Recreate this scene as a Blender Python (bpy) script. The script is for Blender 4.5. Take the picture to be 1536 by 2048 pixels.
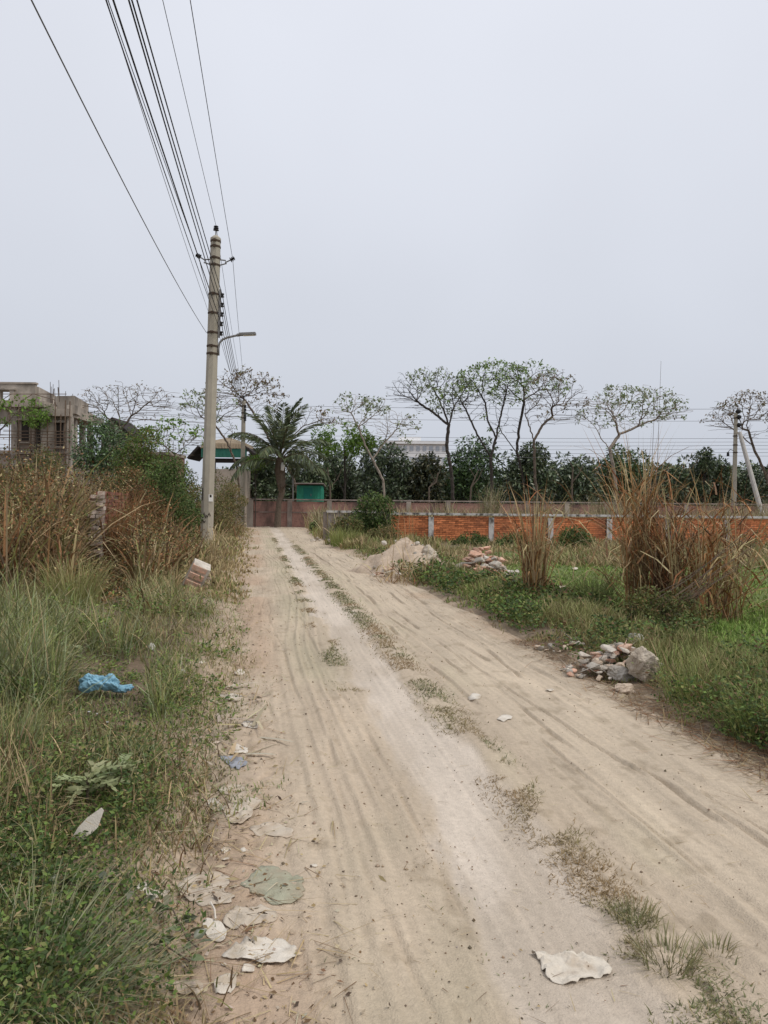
import bpy, bmesh, math, random
import numpy as np
from mathutils import Vector, Matrix
for o in list(bpy.data.objects): bpy.data.objects.remove(o, do_unlink=True)
SC = bpy.context.scene; COL = SC.collection
R = math.radians
# ---------------------------------------------------------------- camera
FPX = 1539.0; EYE = 1.6
PITCH = math.atan(18.0 / FPX); ROLL = R(0.6)
fwd = np.array([0, math.cos(PITCH), -math.sin(PITCH)])
up0 = np.array([0, math.sin(PITCH), math.cos(PITCH)])
rt0 = np.array([1.0, 0, 0])
rgt = rt0 * math.cos(ROLL) + up0 * math.sin(ROLL)
upv = up0 * math.cos(ROLL) - rt0 * math.sin(ROLL)
cam = bpy.data.cameras.new('camera'); co = bpy.data.objects.new('camera', cam); COL.objects.link(co)
cam.sensor_fit = 'VERTICAL'; cam.sensor_height = 34.6; cam.lens = 34.6 * FPX / 2048.0
cam.clip_start = 0.05; cam.clip_end = 2000
M4 = Matrix(((rgt[0], upv[0], -fwd[0], 0), (rgt[1], upv[1], -fwd[1], 0), (rgt[2], upv[2], -fwd[2], EYE), (0, 0, 0, 1)))
co.matrix_world = M4
SC.camera = co
# ---------------------------------------------------------------- sky and sun
SUN_EL, SUN_AZ = 54.0, 118.0           # hazy sun, to the right and a little behind the camera
w = bpy.data.worlds.new('World'); SC.world = w; w.use_nodes = True
nt = w.node_tree; nt.nodes.clear()
out = nt.nodes.new('ShaderNodeOutputWorld'); bg = nt.nodes.new('ShaderNodeBackground')
sky = nt.nodes.new('ShaderNodeTexSky'); sky.sky_type = 'NISHITA'; sky.sun_disc = False
sky.sun_elevation = R(SUN_EL); sky.sun_rotation = R(SUN_AZ)
sky.dust_density = 6.0; sky.air_density = 1.0; sky.ozone_density = 1.0
hs = nt.nodes.new('ShaderNodeHueSaturation'); hs.inputs['Saturation'].default_value = 0.28; hs.inputs['Value'].default_value = 1.0
nt.links.new(sky.outputs['Color'], hs.inputs['Color'])
# thin even overcast veil over the clear sky
tc = nt.nodes.new('ShaderNodeTexCoord'); sep = nt.nodes.new('ShaderNodeSeparateXYZ')
nt.links.new(tc.outputs['Generated'], sep.inputs[0])
mr = nt.nodes.new('ShaderNodeMapRange'); mr.inputs['From Min'].default_value = 0.0; mr.inputs['From Max'].default_value = 0.75
nt.links.new(sep.outputs['Z'], mr.inputs['Value'])
ramp = nt.nodes.new('ShaderNodeValToRGB'); nt.links.new(mr.outputs[0], ramp.inputs['Fac'])
ramp.color_ramp.elements[0].color = (6.1, 6.5, 7.3, 1); ramp.color_ramp.elements[1].color = (8.7, 8.95, 9.8, 1)
ns = nt.nodes.new('ShaderNodeTexNoise'); ns.inputs['Scale'].default_value = 1.6; ns.inputs['Detail'].default_value = 3
nt.links.new(tc.outputs['Generated'], ns.inputs['Vector'])
mr2 = nt.nodes.new('ShaderNodeMapRange'); mr2.inputs['From Min'].default_value = 0.3; mr2.inputs['From Max'].default_value = 0.7
mr2.inputs['To Min'].default_value = 0.94; mr2.inputs['To Max'].default_value = 1.06
nt.links.new(ns.outputs['Fac'], mr2.inputs['Value'])
vm = nt.nodes.new('ShaderNodeVectorMath'); vm.operation = 'SCALE'
nt.links.new(ramp.outputs['Color'], vm.inputs[0]); nt.links.new(mr2.outputs[0], vm.inputs['Scale'])
mx = nt.nodes.new('ShaderNodeMix'); mx.data_type = 'RGBA'; mx.inputs['Factor'].default_value = 0.9
nt.links.new(hs.outputs['Color'], mx.inputs['A']); nt.links.new(vm.outputs[0], mx.inputs['B'])
nt.links.new(mx.outputs['Result'], bg.inputs['Color']); bg.inputs['Strength'].default_value = 0.1
nt.links.new(bg.outputs[0], out.inputs['Surface'])
sl = bpy.data.lights.new('sun', 'SUN'); so = bpy.data.objects.new('sun', sl); COL.objects.link(so)
sl.energy = 1.5; sl.angle = R(14); sl.color = (1.0, 0.95, 0.88)
so.rotation_euler = (R(90 - SUN_EL), 0, R(180 - SUN_AZ)); so.location = (0, 0, 40)
vs = SC.view_settings; vs.view_transform = 'Standard'; vs.look = 'None'; vs.exposure = 0.0; vs.gamma = 1.0
vs.use_curve_mapping = False
SC.render.engine = 'CYCLES'
SC.cycles.max_bounces = 5; SC.cycles.diffuse_bounces = 3; SC.cycles.glossy_bounces = 2; SC.cycles.transmission_bounces = 3
SC.render.resolution_x = 768; SC.render.resolution_y = 1024

# ---------------------------------------------------------------- layout maths (photo pixel -> place)
def ray(px, py): return fwd * FPX + rgt * (px - 768.0) + upv * (1024.0 - py)
def G0(px, py, z=0.0):
    d = ray(px, py); t = (z - EYE) / d[2]
    return np.array([d[0] * t, d[1] * t, z])
def D(px, py, Y):
    d = ray(px, py); t = Y / d[1]
    return np.array([d[0] * t, Y, EYE + d[2] * t])
def PXM(Y): return FPX / Y
_tab = np.random.default_rng(5).random((256, 256))
def vnoise(x, y, seed=0):
    x = np.asarray(x, float) + seed * 17.31; y = np.asarray(y, float) + seed * 9.77
    xi = np.floor(x).astype(int); yi = np.floor(y).astype(int); fx = x - xi; fy = y - yi
    fx = fx * fx * (3 - 2 * fx); fy = fy * fy * (3 - 2 * fy)
    a = _tab[xi & 255, yi & 255]; b = _tab[(xi + 1) & 255, yi & 255]
    c = _tab[xi & 255, (yi + 1) & 255]; d = _tab[(xi + 1) & 255, (yi + 1) & 255]
    return (a * (1 - fx) + b * fx) * (1 - fy) + (c * (1 - fx) + d * fx) * fy
def fbm(x, y, seed=0, oct=4):
    s = 0; a = 0.5; t = 0
    for i in range(oct):
        s = s + a * vnoise(x * 2 ** i, y * 2 ** i, seed + i); t += a; a *= 0.5
    return s / t
def sm(t): t = np.clip(t, 0, 1); return t * t * (3 - 2 * t)
ROADK = 0.166
def U(x, y): return x + ROADK * y - 1.1
def edgeL(y): return -1.42 + 0.5 * (fbm(y * 0.55, y * 0 + 3.3, 21, 3) - 0.5) - 0.5 * sm((y - 43) / 4)
def edgeR(y): return 2.0 + 0.5 * (fbm(y * 0.5, y * 0 + 8.1, 31, 3) - 0.5) + 1.0 * sm((y - 42) / 4) - 0.35 * sm((y - 18) / 14) * (1 - sm((y - 42) / 3))
def gh(x, y):
    x = np.asarray(x, float); y = np.asarray(y, float)
    u = U(x, y); dl = np.clip(edgeL(y) - u, 0, None); dr = np.clip(u - edgeR(y), 0, None)
    inside = np.clip(np.minimum(u - edgeL(y), edgeR(y) - u), 0, None)
    fade = 1 - sm((y - 40) / 8)
    z = (0.07 * sm(dl / 0.5) + 0.26 * sm(dl / 4.0)) * fade + 0.06 * sm(dr / 0.6) * fade
    z = z + (fbm(x * 0.7, y * 0.7, 3) - 0.5) * 0.22 * sm((dl + dr) / 0.8) * fade + (fbm(x * 3, y * 3, 7, 3) - 0.5) * 0.06 * sm((dl + dr) / 0.25)
    z = z - 0.08 * sm(inside / 0.25) * (1 - sm((y - 49.5) / 0.5))
    return z
def G(px, py):
    z = 0.0
    for i in range(6):
        p = G0(px, py, z); z = float(gh(p[0], p[1]))
        if U(p[0], p[1]) > -1.3 and U(p[0], p[1]) < 1.9: z = 0.0
    return np.array([p[0], p[1], z])
def onroad(x, y): return float(np.where((U(x, y) > -1.3) & (U(x, y) < 1.9), 0.0, gh(x, y)))

# ---------------------------------------------------------------- object helpers
ORG = {}
def _link(o, parent, origin):
    COL.objects.link(o)
    if parent is not None:
        o.parent = parent; ORG[o.name] = ORG[parent.name]
    else:
        o.location = origin; ORG[o.name] = np.array(origin, float)
    return o
def tag(o, label, cat, group=None, kind=None):
    o['label'] = label; o['category'] = cat
    if group: o['group'] = group
    if kind: o['kind'] = kind
    return o
def T(name, label, cat, loc, group=None):
    o = bpy.data.objects.new(name, None); o.empty_display_size = 0.2
    _link(o, None, tuple(float(v) for v in loc)); tag(o, label, cat, group); return o
def mesh_np(name, V, tris, quads, mat, parent=None, origin=(0, 0, 0), cols=None, smooth=False):
    """V (n,3); tris (m,3); quads (k,4) arrays -> one mesh object"""
    org = ORG[parent.name] if parent is not None else np.array(origin, float)
    V = np.asarray(V, np.float32) - org.astype(np.float32)
    me = bpy.data.meshes.new(name)
    nt_ = 0 if tris is None else len(tris); nq = 0 if quads is None else len(quads)
    me.vertices.add(len(V)); me.vertices.foreach_set('co', V.ravel())
    li = []; ls = []
    if nt_: li.append(np.asarray(tris, np.int32).ravel()); ls.append(np.arange(nt_) * 3)
    if nq: li.append(np.asarray(quads, np.int32).ravel()); ls.append(nt_ * 3 + np.arange(nq) * 4)
    li = np.concatenate(li); ls = np.concatenate(ls).astype(np.int32)
    me.loops.add(len(li)); me.loops.foreach_set('vertex_index', li)
    me.polygons.add(nt_ + nq); me.polygons.foreach_set('loop_start', ls)
    me.update(calc_edges=True); me.validate()
    if cols is not None:
        at = me.color_attributes.new('Col', 'FLOAT_COLOR', 'POINT')
        c4 = np.ones((len(V), 4), np.float32); c4[:, :3] = np.clip(cols, 0, 1); at.data.foreach_set('color', c4.ravel())
    if smooth: me.shade_smooth()
    me.materials.append(mat)
    return _link(bpy.data.objects.new(name, me), parent, origin)
class MB:
    def __init__(s): s.v = []; s.f = []
    def add(s, vs, fs):
        b = len(s.v); s.v += [tuple(float(c) for c in v) for v in vs]; s.f += [tuple(b + i for i in f) for f in fs]; return s
    def box(s, c, d, rz=0.0, rx=0.0, ry=0.0):
        m = Matrix.Rotation(rz, 3, 'Z') @ Matrix.Rotation(ry, 3, 'Y') @ Matrix.Rotation(rx, 3, 'X'); c = Vector(c)
        vs = [c + m @ Vector((x * d[0] / 2, y * d[1] / 2, z * d[2] / 2)) for x in (-1, 1) for y in (-1, 1) for z in (-1, 1)]
        return s.add(vs, [(0, 1, 3, 2), (4, 6, 7, 5), (0, 4, 5, 1), (2, 3, 7, 6), (0, 2, 6, 4), (1, 5, 7, 3)])
    def tube(s, pts, rad, n=6, cap=True):
        pts = [np.array(p, float) for p in pts]; m = len(pts)
        rad = [rad] * m if np.isscalar(rad) else rad
        ref = np.array([0, 0, 1.0]); vs = []; fs = []
        t0 = pts[1] - pts[0]; t0 /= np.linalg.norm(t0) + 1e-9
        if abs(t0[2]) > 0.9: ref = np.array([0, 1.0, 0])
        for i in range(m):
            t = pts[min(i + 1, m - 1)] - pts[max(i - 1, 0)]; t = t / (np.linalg.norm(t) + 1e-9)
            a = np.cross(t, ref); a /= np.linalg.norm(a) + 1e-9; b = np.cross(a, t); ref = b
            for k in range(n):
                an = 2 * math.pi * (k + 0.5) / n
                vs.append(pts[i] + rad[i] * (a * math.cos(an) + b * math.sin(an)))
        for i in range(m - 1):
            for k in range(n): fs.append((i * n + k, i * n + (k + 1) % n, (i + 1) * n + (k + 1) % n, (i + 1) * n + k))
        if cap: fs.append(tuple(range(n - 1, -1, -1))); fs.append(tuple((m - 1) * n + k for k in range(n)))
        return s.add(vs, fs)
    def build(s, name, mat, parent=None, origin=None, smooth=False):
        org = ORG[parent.name] if parent is not None else (np.array(origin, float) if origin is not None else np.zeros(3))
        me = bpy.data.meshes.new(name); me.from_pydata([tuple(np.array(v) - org) for v in s.v], [], s.f); me.update()
        if smooth: me.shade_smooth()
        me.materials.append(mat)
        return _link(bpy.data.objects.new(name, me), parent, tuple(org))

# ---------------------------------------------------------------- materials
def mat(name, col, rough=0.8, var=0.25, scale=6.0, bump=0.2, bscale=40.0, attr=False, metal=0.0, trans=0.0, rnd=None, stain=None):
    """procedural: base colour (or the Col attribute) broken up by two noises, with bump"""
    m = bpy.data.materials.new(name); m.use_nodes = True; t = m.node_tree; L = t.links
    p = t.nodes['Principled BSDF']; p.inputs['Roughness'].default_value = rough; p.inputs['Metallic'].default_value = metal
    p.inputs['Specular IOR Level'].default_value = 0.25
    g = t.nodes.new('ShaderNodeNewGeometry')
    n1 = t.nodes.new('ShaderNodeTexNoise'); n1.inputs['Scale'].default_value = scale; n1.inputs['Detail'].default_value = 6; n1.inputs['Roughness'].default_value = 0.65
    L.new(g.outputs['Position'], n1.inputs['Vector'])
    r = t.nodes.new('ShaderNodeMapRange'); r.inputs['From Min'].default_value = 0.25; r.inputs['From Max'].default_value = 0.75
    r.inputs['To Min'].default_value = 1 - var; r.inputs['To Max'].default_value = 1 + var; L.new(n1.outputs['Fac'], r.inputs['Value'])
    if attr:
        a = t.nodes.new('ShaderNodeAttribute'); a.attribute_name = 'Col'; src = a.outputs['Color']
    else:
        a = t.nodes.new('ShaderNodeRGB'); a.outputs[0].default_value = (*col, 1); src = a.outputs[0]
    if rnd:
        if rnd == 'obj': oi = t.nodes.new('ShaderNodeObjectInfo'); rv = oi.outputs['Random']
        else: rv = g.outputs['Random Per Island']
        rr = t.nodes.new('ShaderNodeMapRange'); rr.inputs['To Min'].default_value = 0.62; rr.inputs['To Max'].default_value = 1.3
        L.new(rv, rr.inputs['Value'])
        vm0 = t.nodes.new('ShaderNodeVectorMath'); vm0.operation = 'SCALE'; L.new(src, vm0.inputs[0]); L.new(rr.outputs[0], vm0.inputs['Scale']); src = vm0.outputs[0]
    if stain:
        sc, c2, lo, hi = stain
        n3 = t.nodes.new('ShaderNodeTexNoise'); n3.inputs['Scale'].default_value = sc; n3.inputs['Detail'].default_value = 5
        mp = t.nodes.new('ShaderNodeMapping'); mp.inputs['Scale'].default_value = (1, 1, 0.45); L.new(g.outputs['Position'], mp.inputs['Vector']); L.new(mp.outputs[0], n3.inputs['Vector'])
        r3 = t.nodes.new('ShaderNodeMapRange'); r3.inputs['From Min'].default_value = lo; r3.inputs['From Max'].default_value = hi; L.new(n3.outputs['Fac'], r3.inputs['Value'])
        x3 = t.nodes.new('ShaderNodeMix'); x3.data_type = 'RGBA'; L.new(r3.outputs[0], x3.inputs['Factor']); L.new(src, x3.inputs['A']); x3.inputs['B'].default_value = (*c2, 1); src = x3.outputs['Result']
    v = t.nodes.new('ShaderNodeVectorMath'); v.operation = 'SCALE'; L.new(src, v.inputs[0]); L.new(r.outputs[0], v.inputs['Scale'])
    L.new(v.outputs[0], p.inputs['Base Color'])
    if bump > 0:
        n2 = t.nodes.new('ShaderNodeTexNoise'); n2.inputs['Scale'].default_value = bscale; n2.inputs['Detail'].default_value = 5; L.new(g.outputs['Position'], n2.inputs['Vector'])
        b = t.nodes.new('ShaderNodeBump'); b.inputs['Strength'].default_value = bump; b.inputs['Distance'].default_value = 0.02
        L.new(n2.outputs['Fac'], b.inputs['Height']); L.new(b.outputs[0], p.inputs['Normal'])
    if trans > 0:
        tr = t.nodes.new('ShaderNodeBsdfTranslucent'); L.new(v.outputs[0], tr.inputs['Color'])
        ms = t.nodes.new('ShaderNodeMixShader'); ms.inputs[0].default_value = trans
        L.new(p.outputs[0], ms.inputs[1]); L.new(tr.outputs[0], ms.inputs[2]); L.new(ms.outputs[0], t.nodes['Material Output'].inputs['Surface'])
    return m
K = {}
K['leaf'] = mat('leaf', (0, 0, 0), 0.6, 0.15, 3.0, 0, attr=True, trans=0.25)
K['gloss_leaf'] = mat('glossy_leaf', (0, 0, 0), 0.42, 0.15, 3.0, 0, attr=True, trans=0.12)
_p = K['gloss_leaf'].node_tree.nodes['Principled BSDF']; _p.inputs['Specular IOR Level'].default_value = 0.7; _p.inputs['Roughness'].default_value = 0.38
K['straw'] = mat('straw', (0, 0, 0), 0.75, 0.15, 5.0, 0, attr=True, trans=0.12)
K['bark'] = mat('bark', (0.13, 0.10, 0.075), 0.9, 0.35, 9.0, 0.5, 60)
K['pale_bark'] = mat('pale_bark', (0.30, 0.25, 0.20), 0.9, 0.3, 9.0, 0.5, 60)
K['dark_bark'] = mat('dark_bark', (0.06, 0.05, 0.042), 0.9, 0.3, 9.0, 0.4, 60)
K['concrete'] = mat('concrete', (0.40, 0.36, 0.29), 0.9, 0.14, 3.0, 0.25, 60, stain=(1.3, (0.27, 0.24, 0.19), 0.5, 0.8))
K['old_concrete'] = mat('old_concrete', (0.40, 0.34, 0.28), 0.92, 0.25, 1.2, 0.4, 30, stain=(0.8, (0.13, 0.12, 0.10), 0.48, 0.72))
K['white_concrete'] = mat('weathered_whitewash', (0.55, 0.53, 0.50), 0.9, 0.3, 7, 0.4, 50, stain=(4.5, (0.11, 0.10, 0.09), 0.46, 0.62))
K['mortar'] = mat('mortar', (0.16, 0.10, 0.08), 0.95, 0.3, 8, 0.4, 60)
K['brick_each'] = mat('orange_brick_each', (0.66, 0.235, 0.10), 0.9, 0.25, 14, 0.4, 70, rnd='obj', stain=(0.9, (0.17, 0.075, 0.05), 0.52, 0.78))
K['brick_many'] = mat('orange_brick_many', (0.66, 0.235, 0.10), 0.9, 0.25, 14, 0.4, 70, rnd='isl', stain=(0.9, (0.17, 0.075, 0.05), 0.52, 0.78))
K['old_brick'] = mat('old_brick', (0.26, 0.115, 0.08), 0.92, 0.3, 14, 0.5, 70, rnd='obj', stain=(3.0, (0.28, 0.24, 0.20), 0.55, 0.8))
K['old_brick_many'] = mat('old_brick_many', (0.26, 0.115, 0.08), 0.92, 0.3, 14, 0.5, 70, rnd='isl', stain=(3.0, (0.28, 0.24, 0.20), 0.55, 0.8))
K['rubble'] = mat('rubble_concrete', (0.52, 0.47, 0.40), 0.95, 0.25, 12, 0.6, 70, rnd='obj', stain=(5, (0.24, 0.18, 0.13), 0.5, 0.8))
K['rubble_brick'] = mat('rubble_brick', (0.58, 0.35, 0.25), 0.95, 0.22, 18, 0.6, 70, rnd='obj', stain=(9, (0.56, 0.48, 0.38), 0.45, 0.75))
K['black'] = mat('black_ceramic', (0.015, 0.014, 0.014), 0.35, 0.2, 20, 0)
K['wire'] = mat('wire_sheath', (0.012, 0.012, 0.013), 0.6, 0.1, 3, 0)
K['wire_grey'] = mat('wire_aluminium', (0.16, 0.16, 0.17), 0.6, 0.1, 3, 0)
K['steel'] = mat('galvanised_steel', (0.23, 0.22, 0.21), 0.55, 0.2, 20, 0.1, metal=0.4)
K['rust'] = mat('rusty_steel', (0.075, 0.05, 0.035), 0.8, 0.3, 20, 0.2)
K['paper'] = mat('paper', (0.75, 0.73, 0.68), 0.8, 0.1, 20, 0)
K['ink'] = mat('black_paint', (0.03, 0.022, 0.018), 0.9, 0.3, 30, 0)
# ================================================================ ground and road
def grid_faces(nr, nc):
    i = np.arange(nr - 1)[:, None] * nc + np.arange(nc - 1)[None, :]
    return np.stack([i, i + 1, i + nc + 1, i + nc], -1).reshape(-1, 4)
xs = np.concatenate([np.linspace(-500, -60, 9), np.linspace(-55, -16, 22), np.arange(-15.5, 15.6, 0.2), np.linspace(16, 55, 20), np.linspace(60, 500, 9)])
ys = np.concatenate([np.linspace(-120, -4, 10), np.arange(0, 26, 0.2), np.arange(26, 52, 0.35), np.linspace(53, 90, 16), np.linspace(100, 900, 10)])
XX, YY = np.meshgrid(xs, ys); ZZ = gh(XX, YY)
uu = U(XX, YY); dl = np.clip(edgeL(YY) - uu, 0, None); dr = np.clip(uu - edgeR(YY), 0, None); dd = dl + dr
n1 = fbm(XX * 0.9, YY * 0.9, 41); n2 = fbm(XX * 3.3, YY * 3.3, 43)
sand = np.array([0.45, 0.35, 0.25]); soil = np.array([0.155, 0.112, 0.075]); lawn = np.array([0.13, 0.18, 0.05])
k = sm((dd + (n2 - 0.5) * 0.9) / 0.7)[..., None]
kg = sm((dr - 1.5 + (n1 - 0.5) * 3) / 2.0)[..., None] * (1 - sm((YY - 24) / 6))[..., None] * (uu > 0)[..., None]
gc = sand * (1 - k) + soil * k; band = (np.exp(-((dr - .25) / .35) ** 2) * (uu > 0) * (YY < 20) * sm((n2 - .25) * 4))[..., None]; gc = gc * (1 - .8 * band) + np.array([.10, .072, .048]) * .8 * band; gc = gc * (1 - 0.8 * kg) + lawn * 0.8 * kg
endk = (sm((YY - 43.5) / 1.5) * (1 - sm((YY - 50) / 0.5)) * (uu > -3) * (uu < 3.6))[..., None]
gc = gc * (1 - endk) + sand * endk
gc = gc * (0.75 + 0.5 * n2[..., None])
K['ground'] = mat('soil', (0, 0, 0), 0.95, 0.3, 14, 0.6, 50, attr=True)
ground = mesh_np('ground', np.stack([XX, YY, ZZ], -1).reshape(-1, 3), None, grid_faces(len(ys), len(xs)), K['ground'], cols=gc.reshape(-1, 3), smooth=True)
ground['kind'] = 'structure'

# ---- dirt road sheet with wheel ruts
yy = [0.9]
while yy[-1] < 49.3: yy.append(yy[-1] + max(0.014, 0.0058 * yy[-1]))
yy = np.array(yy); DU = 0.0115; us = np.arange(-2.05, 3.15, DU)
UU, YR = np.meshgrid(us, yy); XR = UU - ROADK * YR + 1.1
wob = (fbm(YR * 0.35, YR * 0 + 1.7, 51, 3) - 0.5) * 0.22
ur = UU + wob * 0.6                                              # tracks wander a little
rib_w = 0.23 + 0.05 * (fbm(YR * 0.8, UU * 0 + 2, 53, 3) - 0.5)
rib = 1 - sm((np.abs(ur) - rib_w) / 0.17 + (fbm(XR * 7, YR * 1.8, 55, 4) - 0.5) * 2.2 + 0.4)
streak = fbm(UU * 16 + wob * 10, YR * 0.55, 57, 3) - 0.5; streak2 = fbm(UU * 45, YR * 1.6, 59, 2) - 0.5
z = -0.016 * rib
def tread(u, c, wd, amp, per, seed):
    """a band of parallel tyre ridges centred on lateral offset c"""
    ww = (fbm(YR * 0.25, YR * 0 + seed, seed, 2) - 0.5) * 0.5
    m = np.exp(-((u - c - ww) / wd) ** 2) * sm((fbm(XR * 0.8, YR * 0.35, seed + 3, 3) - 0.28) * 4)
    return m * amp * (np.sin((u - ww) * 2 * math.pi / per) + 0.5 * np.sin((u - ww) * 2 * math.pi / (per * 0.53) + 1.1))
z += streak * 0.005 * (1 - 0.6 * rib) + streak2 * 0.006
z += tread(UU, -0.45, 0.22, 0.008, 0.105, 61) + tread(UU, -0.8, 0.22, 0.005, 0.12, 62)
z += tread(UU, 0.85, 0.22, 0.008, 0.16, 63) + tread(UU, 1.25, 0.25, 0.009, 0.21, 64) + tread(UU, 1.65, 0.22, 0.008, 0.17, 65)
for c, a, wd, sd in ((0.72, 0.017, 0.03, 71), (0.86, 0.012, 0.018, 68), (0.98, 0.013, 0.02, 72), (1.12, 0.011, 0.016, 69), (1.22, 0.015, 0.025, 73), (1.38, 0.011, 0.016, 67), (1.5, 0.012, 0.022, 74), (1.76, 0.012, 0.03, 75), (-0.33, 0.010, 0.02, 76), (-0.6, 0.010, 0.02, 77), (-0.78, 0.008, 0.016, 66), (-0.95, 0.008, 0.02, 78)):
    ww = (fbm(YR * 0.22, YR * 0 + sd, sd, 2) - 0.5) * 0.5 + (fbm(YR * 1.3, YR * 0 + sd, sd + 9, 3) - 0.5) * 0.07
    on = sm((fbm(YR * 0.8 + UU * 2, YR * 0 + 5.0, sd + 4, 3) - 0.46) * 6)
    d = UU - c - ww
    wq = wd * .62; z += on * a * (1.7 if c > 0 else 1.0) * (-np.exp(-np.abs(d / wq) ** 3) + 0.5 * np.exp(-((d - wq * 2.2) / (wq * 1.2)) ** 2) + 0.25 * np.exp(-((d + wq * 2.6) / (wq * 1.6)) ** 2)) * (1 - 0.7 * rib)
# cleated tyre print: short cross ripples inside the left band
cl = np.exp(-((UU + 0.55) / 0.26) ** 2) * sm((fbm(XR * 0.6, YR * 0.4, 81, 2) - 0.35) * 4)
z += cl * 0.0075 * np.sin(YR * 2 * math.pi / 0.075 + np.abs(((UU / 0.13) % 2) - 1) * 3.2) * (YR < 9)
rough_l = sm((-0.75 - UU) / 0.3)
z += (fbm(XR * 5.5, YR * 5.5, 83, 4) - 0.5) * (0.011 + 0.034 * rough_l) * (1 - 0.75 * rib)
pit = fbm(XR * 13, YR * 13, 86, 2); z -= (0.004 + .012 * rough_l) * sm((pit - 0.66) * 8) * (1 - 0.8 * rib); lump = fbm(XR * 22, YR * 22, 88, 2); z += (0.004 + .008 * rough_l) * sm((lump - 0.68) * 8) * (1 - 0.7 * rib)
z += (fbm(XR * 0.6, YR * 0.5, 85, 3) - 0.5) * 0.06
mid = np.exp(-((UU - 0.36) / 0.13) ** 2); z += 0.02 * mid
ridge2 = np.exp(-((UU + 0.3) / 0.09) ** 2) * sm((YR - 6) / 4); z += 0.014 * ridge2
# broken edge of an older crust, front right
cr = sm((UU - 0.42 - 0.10 * (fbm(YR * 6, YR * 0, 87, 3) - 0.5)) / 0.012) * (1 - sm((YR - 2.62 - 0.4 * (UU - 0.42)) / 0.02)); z -= 0.014 * (1 - cr) * np.exp(-((UU - 0.42) / 0.12) ** 2) * (YR < 2.65) * (UU < 0.43)
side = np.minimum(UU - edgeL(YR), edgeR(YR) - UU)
z -= 0.16 * sm((0.12 - side) / 0.45)
tan = np.array([0.495, 0.402, 0.297]); pink = np.array([0.56, 0.48, 0.392]); grn = np.array([0.435, 0.375, 0.262]); org = np.array([0.46, 0.335, 0.235]); pale = np.array([0.53, 0.437, 0.325])
c = np.broadcast_to(tan, UU.shape + (3,)).copy()
def mixc(c, col, k): k = np.clip(k, 0, 1)[..., None]; return c * (1 - k) + col * k
nA = fbm(XR * 1.1, YR * 0.5, 91); nB = fbm(XR * 3.1, YR * 1.2, 93); nC = fbm(XR * 9, YR * 7, 95, 3)
c = mixc(c, pale, sm((UU - 0.5) / 0.5) * 0.9)
c = mixc(c, grn, np.exp(-((UU + 0.5) / 0.28) ** 2) * sm((nA - 0.3) * 3) * 0.9)
c = mixc(c, grn, np.exp(-((UU - 0.6) / 0.3) ** 2) * sm((nB - 0.4) * 3) * 0.6)
c = mixc(c, org, sm((-0.7 - UU) / 0.4) * sm((nA - 0.35) * 4) * 0.85)
c = mixc(c, org, sm((UU - 1.3) / 0.4) * sm((YR - 7) / 3) * sm((nA - 0.45) * 5) * 0.6)
c = mixc(c, pink, rib * (0.6 + 0.4 * sm((nB - .3) * 3)))
c = mixc(c, np.array([0.26, 0.2, 0.13]), sm((nC - 0.62) * 6) * 0.35 * (1 - rib))
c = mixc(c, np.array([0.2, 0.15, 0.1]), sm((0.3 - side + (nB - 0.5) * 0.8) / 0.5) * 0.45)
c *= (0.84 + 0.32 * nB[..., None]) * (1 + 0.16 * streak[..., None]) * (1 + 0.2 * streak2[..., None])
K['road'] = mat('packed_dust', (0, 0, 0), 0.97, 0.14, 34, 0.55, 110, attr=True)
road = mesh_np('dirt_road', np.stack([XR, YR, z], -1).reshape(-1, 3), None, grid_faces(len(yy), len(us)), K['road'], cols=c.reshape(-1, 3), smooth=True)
road['kind'] = 'structure'
ROADZ = z
def rz(x, y):
    """height of the road sheet"""
    i = int(np.clip(np.searchsorted(yy, y), 0, len(yy) - 1)); j = int(np.clip(round((U(x, y) - us[0]) / DU), 0, len(us) - 1))
    return float(ROADZ[i, j])
def rz_v(x, y):
    i = np.clip(np.searchsorted(yy, y), 0, len(yy) - 1); j = np.clip(np.round((U(x, y) - us[0]) / DU).astype(int), 0, len(us) - 1)
    return ROADZ[i, j]
def surf(x, y): return np.maximum(gh(x, y), np.where((U(x, y) > -2) & (U(x, y) < 3.1) & (np.asarray(y) < 49), rz_v(np.asarray(x, float), np.asarray(y, float)), -9))
def P(px, py):
    """point of the ground or road seen at a photo pixel"""
    zz = 0.0
    for i in range(8):
        p = G0(px, py, zz); zz = 0.5 * zz + 0.5 * float(surf(p[0], p[1]))
    return np.array([p[0], p[1], float(surf(p[0], p[1]))])

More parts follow.
